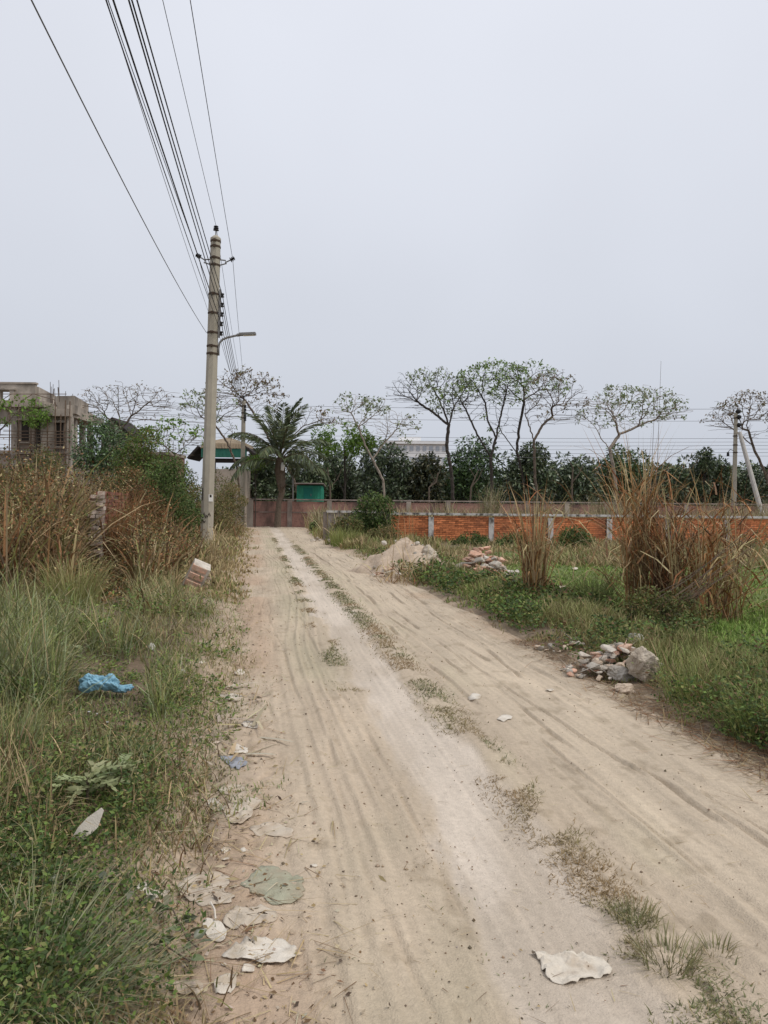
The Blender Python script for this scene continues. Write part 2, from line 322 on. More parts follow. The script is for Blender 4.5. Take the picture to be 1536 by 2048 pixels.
# ================================================================ foliage kits (numpy)
def blades(base, h, w, az, lean, bend, col, tip=None, nseg=3, tw=None):
    N = len(base); th = lean; pos = base.astype(float).copy(); rings = []; ca, sa = np.cos(az), np.sin(az)
    tw = np.random.default_rng(N).uniform(-1.2, 1.2, N) if tw is None else tw
    wx, wy = -np.sin(az + tw), np.cos(az + tw); step = h / nseg; V = np.zeros((N, 2 * nseg + 1, 3)); C = np.zeros((N, 2 * nseg + 1, 3))
    tip = col if tip is None else tip
    for i in range(nseg + 1):
        t = i / nseg; a = lean + bend * t * t
        if i: pos = pos + np.stack([ca * np.sin(a) * step, sa * np.sin(a) * step, np.cos(a) * step], -1)
        cc = col * (1 - t) + tip * t
        if i < nseg:
            ww = (w * (1 - 0.55 * t) * 0.5)[:, None]; o = np.stack([wx, wy, 0 * wx], -1) * ww
            V[:, 2 * i] = pos - o; V[:, 2 * i + 1] = pos + o; C[:, 2 * i] = cc; C[:, 2 * i + 1] = cc
        else: V[:, 2 * i] = pos; C[:, 2 * i] = cc
    nv = 2 * nseg + 1; b = (np.arange(N) * nv)[:, None]
    q = np.array([[2 * i, 2 * i + 1, 2 * i + 3, 2 * i + 2] for i in range(nseg - 1)]); t3 = np.array([[2 * nseg - 2, 2 * nseg - 1, 2 * nseg]])
    tris = (b[:, :, None] + t3[None]).reshape(-1, 3); quads = (b[:, :, None] + q[None]).reshape(-1, 4) if nseg > 1 else np.zeros((0, 4), int)
    return V.reshape(-1, 3), tris, quads, C.reshape(-1, 3)
def leaves(pos, d, ln, wd, col, rng, fold=0.25, ovate=False):
    """pointed leaves: pos (N,3) stem end, d (N,3) unit direction"""
    N = len(pos); r = rng.normal(size=(N, 3)); r[:, 2] = np.abs(r[:, 2]) + 0.4
    s = np.cross(d, r); s /= np.linalg.norm(s, axis=1)[:, None] + 1e-9; n = np.cross(s, d)
    ln = np.broadcast_to(ln, N)[:, None]; wd = np.broadcast_to(wd, N)[:, None] * 0.5
    if not ovate:
        V = np.stack([pos, pos + d * ln * 0.45 + s * wd + n * wd * fold, pos + d * ln, pos + d * ln * 0.45 - s * wd + n * wd * fold], 1)
        t = np.array([[0, 1, 2], [0, 2, 3]]); nv = 4
    else:
        dr = -0.12 * ln
        zz = np.zeros((N, 3)); zz[:, 2] = 1
        def q(a, k, f): return pos + d * ln * a + s * wd * k + n * wd * abs(k) * fold + zz * dr * f
        V = np.stack([pos, q(.18, .8, 0), q(.4, 1, .15), q(.72, .62, .6), q(1, 0, 1.3), q(.72, -.62, .6), q(.4, -1, .15), q(.18, -.8, 0), q(.4, 0, .15), q(.72, 0, .6)], 1)
        t = np.array([[0, 1, 8], [1, 2, 8], [2, 3, 9], [2, 9, 8], [3, 4, 9], [4, 5, 9], [5, 6, 9], [6, 8, 9], [6, 7, 8], [7, 0, 8]]); nv = 10
    tris = ((np.arange(N) * nv)[:, None, None] + t[None]).reshape(-1, 3)
    C = np.repeat(col, nv, axis=0)
    return V.reshape(-1, 3), tris, np.zeros((0, 4), int), C
def join(parts):
    Vs, Ts, Qs, Cs = [], [], [], []; b = 0
    for V, t, q, c_ in parts:
        Vs.append(V); Cs.append(c_); Ts.append(t + b); Qs.append(q + b); b += len(V)
    return np.concatenate(Vs), np.concatenate(Ts), np.concatenate(Qs), np.concatenate(Cs)
def emit(name, parts, mt, parent=None, origin=(0, 0, 0)):
    V, t, q, c_ = join(parts); return mesh_np(name, V, t, q, mt, parent, origin, cols=c_)
def pick(rng, N, pal, wts, jit=0.22):
    pal = np.array(pal); i = rng.choice(len(pal), N, p=np.array(wts) / sum(wts)); return pal[i] * (1 + rng.uniform(-jit, jit, (N, 1))) * (1 + rng.uniform(-0.06, 0.06, (N, 3)))
def usph(rng, N):
    v = rng.normal(size=(N, 3)); return v / np.linalg.norm(v, axis=1)[:, None]
GREEN = (0.155, 0.225, 0.055); DGREEN = (0.075, 0.125, 0.035); LGREEN = (0.25, 0.31, 0.08); OLIVE = (0.21, 0.215, 0.07); GREY_G = (0.22, 0.265, 0.145)
STRAW = (0.48, 0.38, 0.21); TAN = (0.37, 0.28, 0.15); RUST = (0.31, 0.14, 0.058); BROWN = (0.19, 0.115, 0.06); PALE = (0.47, 0.40, 0.27)
# ================================================================ walls
rng = np.random.default_rng(11)
def brickmat(name, c1, c2, mort, stain):
    m = bpy.data.materials.new(name); m.use_nodes = True; t = m.node_tree; L = t.links; p = t.nodes['Principled BSDF']; p.inputs['Roughness'].default_value = 0.95
    g = t.nodes.new('ShaderNodeNewGeometry'); s = t.nodes.new('ShaderNodeSeparateXYZ'); L.new(g.outputs['Position'], s.inputs[0])
    ad = t.nodes.new('ShaderNodeMath'); L.new(s.outputs[0], ad.inputs[0]); L.new(s.outputs[1], ad.inputs[1])
    cb = t.nodes.new('ShaderNodeCombineXYZ'); L.new(ad.outputs[0], cb.inputs[0]); L.new(s.outputs[2], cb.inputs[1])
    b = t.nodes.new('ShaderNodeTexBrick'); b.inputs['Scale'].default_value = 1.0; b.inputs['Brick Width'].default_value = 0.25; b.inputs['Row Height'].default_value = 0.078; b.inputs['Mortar Size'].default_value = 0.009
    b.inputs['Color1'].default_value = (*c1, 1); b.inputs['Color2'].default_value = (*c2, 1); b.inputs['Mortar'].default_value = (*mort, 1); L.new(cb.outputs[0], b.inputs['Vector'])
    n = t.nodes.new('ShaderNodeTexNoise'); n.inputs['Scale'].default_value = 0.9; n.inputs['Detail'].default_value = 6; n.inputs['Roughness'].default_value = 0.7
    mp = t.nodes.new('ShaderNodeMapping'); mp.inputs['Scale'].default_value = (1, 1, 0.5); L.new(g.outputs['Position'], mp.inputs['Vector']); L.new(mp.outputs[0], n.inputs['Vector'])
    r = t.nodes.new('ShaderNodeMapRange'); r.inputs['From Min'].default_value = 0.48; r.inputs['From Max'].default_value = 0.66; L.new(n.outputs['Fac'], r.inputs['Value'])
    x = t.nodes.new('ShaderNodeMix'); x.data_type = 'RGBA'; L.new(r.outputs[0], x.inputs['Factor']); L.new(b.outputs['Color'], x.inputs['A']); x.inputs['B'].default_value = (*stain, 1)
    L.new(x.outputs['Result'], p.inputs['Base Color'])
    bp = t.nodes.new('ShaderNodeBump'); bp.inputs['Strength'].default_value = 0.6; bp.inputs['Distance'].default_value = 0.01; bp.invert = True; L.new(b.outputs['Fac'], bp.inputs['Height']); L.new(bp.outputs[0], p.inputs['Normal'])
    return m
K['far_brick'] = brickmat('weathered_pink_brick', (0.42, 0.21, 0.16), (0.34, 0.165, 0.13), (0.33, 0.25, 0.21), (0.14, 0.09, 0.075))
K['far_cement'] = mat('mossy_cement', (0.33, 0.27, 0.235), 0.95, 0.3, 2.0, 0.3, 30, stain=(1.5, (0.09, 0.075, 0.06), 0.45, 0.7))
# ---- near orange brick wall: posts, coping, every brick
WY = 31.0; zc = lambda px, py: float(D(px, py, WY)[2]); wx = lambda px: float(D(px, 1040, WY)[0])
wall = T('brick_wall', 'low orange brick boundary wall with whitewashed posts and coping behind the sand mound', 'wall', (wx(790), WY, 0))
ztop = 1.22; posts = [wx(p) for p in (862, 982, 1100, 1217, 1334, 1451, 1568, 1685)]; xl = wx(782)
MB().box(((xl + posts[-1]) / 2, WY, ztop - 0.04), (posts[-1] - xl + 0.3, 0.30, 0.08)).build('coping', K['white_concrete'], wall)
for x in posts: MB().box((x, WY - 0.02, ztop / 2 - 0.11 - 0.06), (0.21, 0.3, ztop - 0.11 + 0.12)).build('post', K['white_concrete'], wall)
bw, bh_, mj = 0.236, 0.063, 0.012
def brick_mesh(name, r, d=(bw, 0.11, bh_)):
    mb = MB(); mb.box((0, 0, 0), d); me = bpy.data.meshes.new(name)
    me.from_pydata([(v[0] + r.uniform(-.004, .004), v[1] + r.uniform(-.005, .005), v[2] + r.uniform(-.004, .004)) for v in mb.v], [], mb.f); return me
bms = [brick_mesh('brick', rng) for i in range(6)]; bms_h = [brick_mesh('brick', rng, (0.113, 0.11, bh_)) for i in range(3)]
for me in bms + bms_h: me.materials.append(K['brick_each'])
cnt = 0; rest = MB(); edges = [xl - 0.05] + posts
for pi in range(len(posts)):
    a = edges[pi] + (0.105 if pi else 0.06); b = edges[pi + 1] - 0.105
    MB().box(((a + b) / 2, WY + 0.04, 0.44), (b - a + 0.02, 0.13, 1.32)).build('mortar_core', K['mortar'], wall)
    for r_ in range(16):
        zz = 1.072 - r_ * (bh_ + mj); x = a
        first = r_ % 2
        while x < b - 0.05:
            L_ = bw if not first else 0.113; first = 0
            L_ = min(L_, b - x)
            if L_ < 0.06: break
            cx = x + L_ / 2; y0 = WY - 0.035 + rng.uniform(-0.006, 0.006)
            if cnt < 300 and zz > 0.02 + 0.22 * (pi > 0) and L_ in (bw, 0.113):
                o = bpy.data.objects.new('brick', (bms if L_ == bw else bms_h)[rng.integers(3)]); COL.objects.link(o); o.parent = wall
                o.location = Vector((cx, y0, zz)) - wall.location; o.rotation_euler = (0, rng.normal(0, .008), rng.normal(0, .01)); cnt += 1
            else: rest.box((cx, y0, zz), (L_, 0.11, bh_), rng.normal(0, .008))
            x += L_ + mj
o = rest.build('bricks', K['brick_many'], wall); o['kind'] = 'stuff'
# ---- grey plank fence left of it
PY = 33.0; fx0, fx1 = float(D(655, 1030, PY)[0]), float(D(788, 1030, PY)[0])
fence = T('plank_fence', 'short grey upright plank fence behind the dark green shrub', 'fence', (fx0, PY, 0))
K['grey_wood'] = mat('weathered_wood', (0.23, 0.20, 0.175), 0.95, 0.3, 12, 0.4, 60, rnd='obj', stain=(4, (0.08, 0.07, 0.06), 0.5, 0.7))
npk = 15
for i in range(npk):
    x = fx0 + (i + 0.5) * (fx1 - fx0) / npk
    MB().box((x, PY + rng.uniform(-.015, .015), 0.56 + rng.uniform(-.02, .02)), ((fx1 - fx0) / npk - 0.022, 0.03, 1.2), ry=rng.normal(0, .012)).build('plank', K['grey_wood'], fence)
MB().box(((fx0 + fx1) / 2, PY, 1.21), (fx1 - fx0 + 0.1, 0.14, 0.09)).build('top_rail', K['white_concrete'], fence)
MB().box((fx0 - 0.1, PY, 0.55), (0.16, 0.16, 1.3)).build('post', K['far_cement'], fence)
# ---- far boundary wall
FY = 49.5; fxx = lambda px: float(D(px, 1030, FY)[0])
fw = T('boundary_wall', 'long weathered pinkish brick wall closing the end of the road', 'wall', (fxx(500), FY, 0))
fp = [fxx(501 + 79 * i) for i in range(16)]; FT = 1.74
for i, x in enumerate(fp):
    MB().box((x, FY - 0.03, FT / 2 - 0.05), (0.30 if i else 0.4, 0.34, FT + 0.02)).build('post', K['far_cement'] if i % 2 else K['old_concrete'], fw)
    if i + 1 < len(fp):
        a, b = x + 0.15, fp[i + 1] - 0.15
        MB().box(((a + b) / 2, FY, 0.36), (b - a + .01, 0.2, 1.1)).build('panel', K['far_brick'], fw)
        MB().box(((a + b) / 2, FY, 1.30), (b - a + .01, 0.2, 0.68)).build('panel', K['far_brick'], fw)
        MB().box(((a + b) / 2, FY - 0.01, 0.94), (b - a, 0.26, 0.06)).build('rail', K['far_cement'], fw)
MB().box(((fp[0] + fp[-1]) / 2, FY, FT + 0.02), (fp[-1] - fp[0] + 0.5, 0.36, 0.08)).build('coping', K['far_cement'], fw)
# ---- broken brick wall among the dry weeds (runs along the road, ragged end toward the camera)
be = G(196, 1132); be[2] -= 0.05
bwall = T('broken_brick_wall', 'broken end of an old brick wall overgrown with dry rust grass', 'wall', be)
wd = np.array([-ROADK, 1.0]); wd /= np.linalg.norm(wd); ang = math.atan2(wd[1], wd[0]); nrm = np.array([wd[1], -wd[0]])
ob = [brick_mesh('brick', rng, (0.24, 0.115, 0.066)) for i in range(5)]
for me in ob: me.materials.append(K['old_brick'])
K['old_end'] = mat('lime_crusted_brick', (0.44, 0.37, 0.31), 0.95, 0.3, 16, 0.6, 60, rnd='obj', stain=(9, (0.30, 0.17, 0.13), .5, .7)); ob_e = [brick_mesh('brick', rng, (0.24, 0.118, 0.07)) for i in range(3)]
for me in ob_e: me.materials.append(K['old_end'])
n_ob = 0; rest = MB(); crs = 20
for r_ in range(crs):
    zz = be[2] + 0.03 + r_ * 0.079; rag = rng.uniform(-0.06, 0.1) + (0.10 if r_ % 2 else 0) + 0.25 * max(0, (r_ - 16) / 5)
    for layer, off in ((0, 0.0), (1, -0.128)):
        s = rag + layer * rng.uniform(-0.08, 0.1)
        for k_ in range(22):
            if r_ >= crs - 2 and rng.random() < 0.4: s += 0.25; continue
            p2 = be[:2] + wd * (s + 0.12) + nrm * (off + rng.normal(0, .006)); a_ = ang + rng.normal(0, 0.02)
            if n_ob < 300 and ((layer == 0 and k_ < 8) or (layer == 1 and k_ < 3)):
                o = bpy.data.objects.new('brick', ob_e[rng.integers(3)] if k_ == 0 else ob[rng.integers(5)]); COL.objects.link(o); o.parent = bwall
                o.location = Vector((p2[0], p2[1], zz)) - bwall.location; o.rotation_euler = (rng.normal(0, .02), rng.normal(0, .015), a_); n_ob += 1
            elif layer == 0 or k_ < 4: rest.box((p2[0], p2[1], zz), (0.24, 0.115, 0.066), a_)
            s += 0.252
o = rest.build('bricks', K['old_brick_many'], bwall); o['kind'] = 'stuff'
c0 = be[:2] + wd * 3.1 - nrm * 0.065
MB().box((c0[0], c0[1], be[2] + 0.74), (5.2, 0.2, 1.46), ang).build('mortar_core', K['mortar'], bwall)
cap = be[:2] + wd * 4.2 - nrm * 0.065

# ================================================================ poles and wires
PB = G(412, 1096); PYD = PB[1]
def onp(px, py, dy=0.0): return D(px, py, PYD + dy)
pole = T('utility_pole', 'tall grey concrete electricity pole standing in the weeds beside the road', 'utility pole', PB)
top = onp(431.5, 478); base = PB + np.array([0, 0, -0.4])
def shaft(b, t, r0, r1, n=8, nz=6):
    mb = MB(); mb.tube([b + (t - b) * k / nz for k in range(nz + 1)], [r0 + (r1 - r0) * k / nz for k in range(nz + 1)], n); return mb
shaft(base, top, 0.205, 0.155).build('shaft', K['concrete'], pole)
ax = (top - base) / np.linalg.norm(top - base); zl = np.linalg.norm(top - base)
def pat(py): z_ = onp(425, py)[2]; k_ = (z_ - base[2]) / (top[2] - base[2]); return base + (top - base) * k_, 0.205 + (0.155 - 0.205) * k_
MB().tube([top - ax * 0.05, top + ax * 0.02, top + ax * 0.10], [0.165, 0.165, 0.07], 8).build('cap', K['concrete'], pole)
for py in (483, 494, 517, 531, 589, 627, 666, 693, 708):
    c_, r_ = pat(py); MB().tube([c_ - ax * 0.03, c_ + ax * 0.03], r_ + 0.012, 8).build('clamp_band', K['rust'], pole)
    MB().box(c_ + np.array([0, -r_ - 0.02, 0]), (0.09, 0.05, 0.07)).build('clamp_bolt', K['rust'], pole)
def insulator(c_, d_, name, parent, r=0.085, nd=3, pitch=0.055):
    d_ = np.array(d_, float); d_ /= np.linalg.norm(d_); pts = []; rad = []
    for i in range(nd):
        for k_, rr in ((0, 0.45), (0.2, 1.0), (0.5, 0.9), (0.8, 0.42)): pts.append(c_ + d_ * pitch * (i + k_)); rad.append(r * rr * (1 - 0.08 * i))
    return MB().tube(pts, rad, 10).build(name, K['black'], parent, smooth=False)
MB().tube([top + ax * 0.05, top + ax * 0.30], 0.02, 6).build('insulator_pin', K['steel'], pole)
insulator(top + ax * 0.26, ax, 'insulator', pole, 0.095)
def arm(pts_out, pins, parent):
    MB().tube(pts_out, 0.022, 6).build('side_arm', K['steel'], parent)
    MB().tube(pins, 0.02, 6).build('insulator_pin', K['steel'], parent)
    d_ = pins[1] - pins[0]; insulator(pins[1] - d_ * 0.05, d_, 'insulator', parent, 0.085)
arm([onp(436, 519), onp(451, 521), onp(453, 527), onp(437, 531)], [onp(450, 525.5), onp(461, 520)], pole)
arm([onp(424, 519), onp(410, 519), onp(408, 525), onp(424, 530)], [onp(411, 521), onp(400, 514)], pole)
MB().box((onp(440, 628) + np.array([0, -0.05, 0])), (0.06, 0.05, 1.5), ry=R(1.2)).build('rack_bar', K['steel'], pole)
spools = []
for i, (px, py) in enumerate(((445, 591), (444.6, 610), (444, 629), (443, 648), (442.5, 667))):
    c_ = onp(px, py, -0.05); spools.append(c_); MB().box(c_ + np.array([-0.04, 0, 0.06]), (0.16, 0.03, 0.02)).build('spool_bracket', K['steel'], pole); MB().box(c_ + np.array([-0.04, 0, -0.06]), (0.16, 0.03, 0.02)).build('spool_bracket', K['steel'], pole)
    MB().tube([c_ + np.array([0, 0, d_]) for d_ in (-.06, -.045, -.012, .012, .045, .06)], [.03, .06, .036, .036, .06, .03], 9).build('spool_insulator', K['black'], pole)
# notice and paint strokes on the shaft (flat, wrapped a few mm off the face)
c_, r_ = pat(996); MB().box(c_ + np.array([0.13, -r_ * 0.86, 0]), (0.13, 0.006, 0.22), R(20)).build('paper_notice', K['paper'], pole)
MB().box(c_ + np.array([0.128, -r_ * 0.86 - 0.008, 0.06]), (0.06, 0.004, 0.08), R(20)).build('notice_print', K['ink'], pole)
rr = random.Random(4)
class _MK:
    def box(s, *a): MB().box(*a).build('painted_mark', K['ink'], pole)
mk = _MK()
for row, n_, x0, dx in ((1031, 7, -0.17, 0.05), (1043, 4, -0.16, 0.045)):
    c_, r_ = pat(row)
    for i in range(n_):
        a_ = (x0 + i * dx) / r_; mk.box(c_ + np.array([math.sin(a_) * (r_ + .002), -math.cos(a_) * (r_ + .002) , rr.uniform(-.03, .03)]), (0.022, 0.008, rr.uniform(.07, .16)), a_, 0, rr.uniform(-.6, .6))
for py in (980, 985, 990, 997):
    c_, r_ = pat(py); mk.box(c_ + np.array([-r_ * 0.72, -r_ * 0.66, 0]), (0.03, 0.01, rr.uniform(.06, .14)), -0.8, 0, rr.uniform(-.5, .5))
# street lamp clamped to the pole
lamp = T('street_lamp', 'grey street lamp with curved arm clamped to the tall pole', 'street lamp', onp(438, 708))
MB().tube([onp(437, 711, -.05), onp(437, 697, -.05), onp(439, 686, -.05), onp(445, 679, -.05), onp(455, 675, -.05), onp(468, 672, -.05), onp(477, 670, -.05)], 0.034, 8).build('arm', K['steel'], lamp, smooth=True)
hd = MB(); p0, p1 = onp(474, 670.5, -.05), onp(484, 668.5, -.05); hd.tube([p0, p1], 0.05, 8); hd.build('socket', K['steel'], lamp)
p2 = onp(507, 667.5, -.05); hd = MB(); cc = (p1 + p2) / 2; hd.box(cc, (0.5, 0.2, 0.07), ry=R(-3)); hd.build('lamp_head', K['steel'], lamp)
MB().box(cc + np.array([0.04, 0, -0.042]), (0.36, 0.15, 0.012), ry=R(-3)).build('lamp_glass', K['paper'], lamp)
# second pole further on
P2Y = 50.0; q0 = D(484, 1040, P2Y); q0[2] = 0; q1 = D(487.5, 802, P2Y)
pole2 = T('utility_pole', 'slimmer far concrete pole beside the end of the road near the palm', 'utility pole', q0)
shaft(q0 + np.array([0, 0, -.3]), q1, 0.17, 0.13).build('shaft', K['concrete'], pole2)
MB().tube([q1, q1 + np.array([0, 0, .25])], 0.03, 6).build('insulator_pin', K['rust'], pole2); insulator(q1 + np.array([0, 0, .2]), (0, 0, 1), 'insulator', pole2, 0.09)
for py in (812, 826, 836): MB().tube([D(487, py, P2Y) + np.array([0, 0, -.04]), D(487, py, P2Y) + np.array([0, 0, .04])], 0.155, 8).build('clamp_band', K['rust'], pole2)
sp2 = []
for i, py in enumerate((813, 820, 827, 833, 839)):
    c_ = D(490.5, py, P2Y - 0.1); sp2.append(c_); MB().tube([c_ + np.array([0, 0, d_]) for d_ in (-.09, -.06, -.02, .02, .06, .09)], [.05, .09, .06, .06, .09, .05], 8).build('spool_insulator', K['black'], pole2)
# wires along the road: come from a pole behind the camera, touch this pole, run on to the far one
def span(A, B, sag, n=24): return [A + (B - A) * (i / n) - np.array([0, 0, sag * 4 * (i / n) * (1 - i / n)]) for i in range(n + 1)]
def back_span(A, px0, sag, YB=-14.0):
    best = None
    for sl in np.linspace(-0.30, -0.02, 281):
        B = np.array([A[0] + sl * (YB - A[1]), YB, A[2] + 0.1]); pts = span(A, B, sag, 60); lx = None
        for p, q in zip(pts[:-1], pts[1:]):
            if q[1] < 1: break
            f = lambda P_: ((P_ - np.array([0, 0, EYE])) @ fwd, (P_ - np.array([0, 0, EYE])) @ rgt, (P_ - np.array([0, 0, EYE])) @ upv)
            dq = f(q); py = 1024 - FPX * dq[2] / dq[0]
            if py < 0: lx = 768 + FPX * dq[1] / dq[0]; break
        if lx is not None and (best is None or abs(lx - px0) < best[0]): best = (abs(lx - px0), B)
    return span(A, best[1], sag, 30)
def wire(pts, r, mt, label, group):
    mb = MB(); mb.tube(pts, r, 5); o = mb.build('power_line', mt, None, origin=pts[0]); tag(o, label, 'wire', group); return o
GW = 'power lines strung along the road'
ins_top = top + ax * 0.40; ins_r = onp(465.5, 519); ins_l = onp(396.5, 512)
ends = [D(488, 793, P2Y), D(493, 806, P2Y - .1), D(482, 806, P2Y - .1)] + sp2
ordn = ['topmost', 'second', 'middle', 'fourth', 'lowest']
def fwdspan(A, B): return span(A, B, 0.35, 16)[1:]
for (A, px0, r_, lab, e) in [(ins_top, 320, .0065, 'thin black wire meeting the pin insulator at the very top of the tall pole', 0), (ins_r, 372, .007, 'black wire tied to the insulator on the right arm of the tall pole', 1), (ins_l, 212, .008, 'black wire tied to the insulator on the left arm of the tall pole', 2)] + \
        [(spools[i], (271, 255, 241, 226, 205)[i], (.011, .011, .011, .012, .008)[i], 'thick black wire tied to the %s spool on the rack of the tall pole' % ordn[i], 3 + i) for i in range(5)]:
    pts = back_span(A, px0, 0.28)[::-1] + fwdspan(A, ends[e]); wire(pts, r_, K['wire'], lab, GW)
A = onp(413, 665.5); pts = back_span(A, 54, 0.75); wire(pts, .008, K['wire_grey'], 'lone grey sagging cable running from upper left to the tall pole', GW)
A = onp(418, 627); pts = back_span(A, 199, 0.35); wire(pts, .005, K['wire_grey'], 'thinnest grey cable on the left edge of the bundle above the road', GW)
# right-hand pole with its leaning strut
RY = 50.0; r0 = D(1467, 1040, RY); r0[2] = 0; r1 = D(1472, 826, RY)
pole3 = T('utility_pole', 'brownish concrete pole with round black insulators at the right edge', 'utility pole', r0)
shaft(r0 + np.array([0, 0, -.3]), r1, 0.16, 0.115).build('shaft', K['concrete'], pole3)
for i, (px, py) in enumerate(((1477, 823), (1478, 834), (1477.5, 850))):
    c_ = D(px, py, RY - .1); MB().tube([c_ + np.array([-.22, 0, 0]), c_], .02, 5).build('side_arm', K['rust'], pole3)
    insulator(c_ + np.array([0, .12, 0]), (0, -1, 0), 'insulator', pole3, 0.16, 3, .09)
for py in (836, 872, 890, 905): c_ = D(1470.5, py, RY); MB().tube([c_ + np.array([0, 0, -.03]), c_ + np.array([0, 0, .03])], .155, 8).build('clamp_band', K['rust'], pole3)
c_ = D(1456, 908, RY); MB().tube([c_ + np.array([0, 0, -.15]), c_ + np.array([0, 0, .12])], [.09, .07], 8).build('junction_box', K['black'], pole3); MB().tube([c_ + np.array([0, 0, .12]), c_ + np.array([.15, 0, .3]), c_ + np.array([.4, 0, .2])], .02, 5).build('side_arm', K['rust'], pole3)
s0 = D(1534, 1030, RY - 1); s0[2] = 0; s1 = D(1479, 864, RY - .25)
K['pale_conc'] = mat('pale_concrete', (0.52, 0.49, 0.45), 0.9, 0.12, 4, 0.2, 50)
tag(shaft(s0, s1, 0.17, 0.12).build('pole_strut', K['pale_conc'], None, origin=s0), 'pale leaning strut propping the brownish pole at the right edge', 'pole')
# cross-country lines from that pole to the left, behind the trees
GX = 'thin wires crossing behind the trees'
for i, (py, pyl) in enumerate(((818, 792), (842, 815), (877, 850), (884, 858), (891, 868), (898, 878), (905, 889), (912, 899))):
    A = D(1472, py, RY + .2); B = D(-260, pyl - 12, 66.0); pts = [D(1750, py + 1, 49.0)] + span(A, B, 0.5, 30)
    wire(pts, .011 if i < 2 else .010, K['wire_grey'] if i % 2 else K['wire'], 'thin wire crossing behind the trees, %s of the eight from the top' % ('topmost', 'second', 'third', 'fourth', 'fifth', 'sixth', 'seventh', 'lowest')[i], GX)

# ================================================================ buildings
# ---- green-fascia lookout house left of the palm
HY = 58.0
def hx(px): return float(D(px, 950, HY)[0])
def hz(py, px=450): return float(D(px, py, HY)[2])
K['green_tin'] = mat('green_painted_tin', (0.035, 0.16, 0.115), 0.6, 0.12, 3, 0.1, 30)
K['thatch'] = mat('brown_tin_roof', (0.33, 0.26, 0.18), 0.9, 0.3, 5, 0.4, 25)
K['dark_wood_and_shade'] = mat('dark_timber_and_shade', (0.035, 0.028, 0.024), 0.8, 0.3, 8, 0.2)  # dark timber, also used as painted shade in the window openings
hc = (hx(448), HY + 1.6)
house = T('lookout_house', 'small raised house with brown hipped roof and green fascia behind the pole', 'building', (hc[0], hc[1], 0))
x0, x1 = hx(402), hx(493); zf0, zf1, zr = hz(915), hz(897), hz(872)
MB().box((hc[0], hc[1], hz(938) / 2), (x1 - x0 - .2, 3.2, hz(938))).build('wall', K['old_concrete'], house)
for sx in (-1, 1):
    for sy in (-1, 1): MB().box((hc[0] + sx * ((x1 - x0) / 2 - .25), hc[1] + sy * 1.5, (hz(933) + zf0) / 2), (.28, .28, zf0 - hz(933) + .1)).build('post', K['dark_wood_and_shade'], house)
MB().box((hc[0], hc[1] - 1.45, hz(921)), (x1 - x0 - .8, .1, hz(917) - hz(926))).build('beam', K['dark_wood_and_shade'], house)
MB().box((hc[0], hc[1] - 1.66, (zf0 + zf1) / 2), (x1 - x0, .08, zf1 - zf0)).build('fascia', K['green_tin'], house)
for i in range(11):
    MB().box((x0 + .2 + i * (x1 - x0 - .4) / 10, hc[1] - 1.715, (zf0 + zf1) / 2), (.05, .03, zf1 - zf0 - .02)).build('batten', K['green_tin'], house)
mb = MB(); zs = hz(886); ex = (x1 - x0) / 2 + .05
mb.add([(hc[0] - ex, hc[1] - 1.75, zf1), (hc[0] + ex, hc[1] - 1.75, zf1), (hc[0] + ex, hc[1] + 1.75, zf1), (hc[0] - ex, hc[1] + 1.75, zf1), (hc[0] - ex * .93, hc[1] - 1.6, zs), (hc[0] + ex * .93, hc[1] - 1.6, zs), (hc[0] + ex * .93, hc[1] + 1.6, zs), (hc[0] - ex * .93, hc[1] + 1.6, zs), (hc[0] - .15, hc[1], zr), (hc[0] + .15, hc[1], zr)],
       [(0, 1, 5, 4), (1, 2, 6, 5), (2, 3, 7, 6), (3, 0, 4, 7), (4, 5, 9, 8), (5, 6, 9), (6, 7, 8, 9), (7, 4, 8), (3, 2, 1, 0)])
roof = mb.build('roof', K['thatch'], house)
for i in range(16): MB().box((hc[0] - ex + .15 + i * (2 * ex - .3) / 15, hc[1] - 1.72, (zf1 + zs) / 2), (.05, .06, (zs - zf1) * .95), rx=R(-16)).build('roof_rib', K['thatch'], roof)
for sx, pa, pb in ((-1, (398, 893), (376, 917)), (1, (490, 893), (508, 908))):
    a = D(*pa, HY); b = D(*pb, HY); c_ = (a + b) / 2; L_ = np.linalg.norm(b - a); MB().box((c_[0], hc[1], c_[2]), (L_, 3.6, .16), ry=math.atan2(-(b - a)[2], (b - a)[0])).build('side_eave', K['dark_wood_and_shade'], house)
# ---- green tin hut behind the far wall
TY = 53.0; tx = lambda px: float(D(px, 990, TY)[0]); tz = lambda py: float(D(615, py, TY)[2])
hut = T('tin_hut', 'small bright green corrugated tin hut behind the far wall', 'hut', (tx(617), TY, 0))
K['hut_green'] = mat('green_tin_wall', (0.045, 0.29, 0.19), 0.55, 0.15, 3, 0.1, 30); K['hut_door'] = mat('green_tin_door', (0.02, 0.19, 0.15), 0.5, 0.15, 3, 0.1, 30)
K['tin_roof'] = mat('dull_tin', (0.28, 0.23, 0.21), 0.7, 0.2, 4, 0.2, 30)
hx0, hx1 = tx(593), tx(644); hzt = tz(971)
MB().box(((hx0 + hx1) / 2, TY + .9, hzt / 2), (hx1 - hx0, 1.7, hzt)).build('wall', K['hut_green'], hut)
for i in range(17):
    x = hx0 + (i + .5) * (hx1 - hx0) / 17
    if not (tx(606) < x < tx(626)): MB().tube([(x, TY + .05, 0), (x, TY + .05, hzt - .02)], .032, 5).build('corrugation', K['hut_green'], hut)
d_ = MB().box(((tx(607) + tx(625)) / 2, TY + .03, tz(988)), (tx(625) - tx(607), .05, tz(975) - tz(1001))).build('door', K['hut_door'], hut)
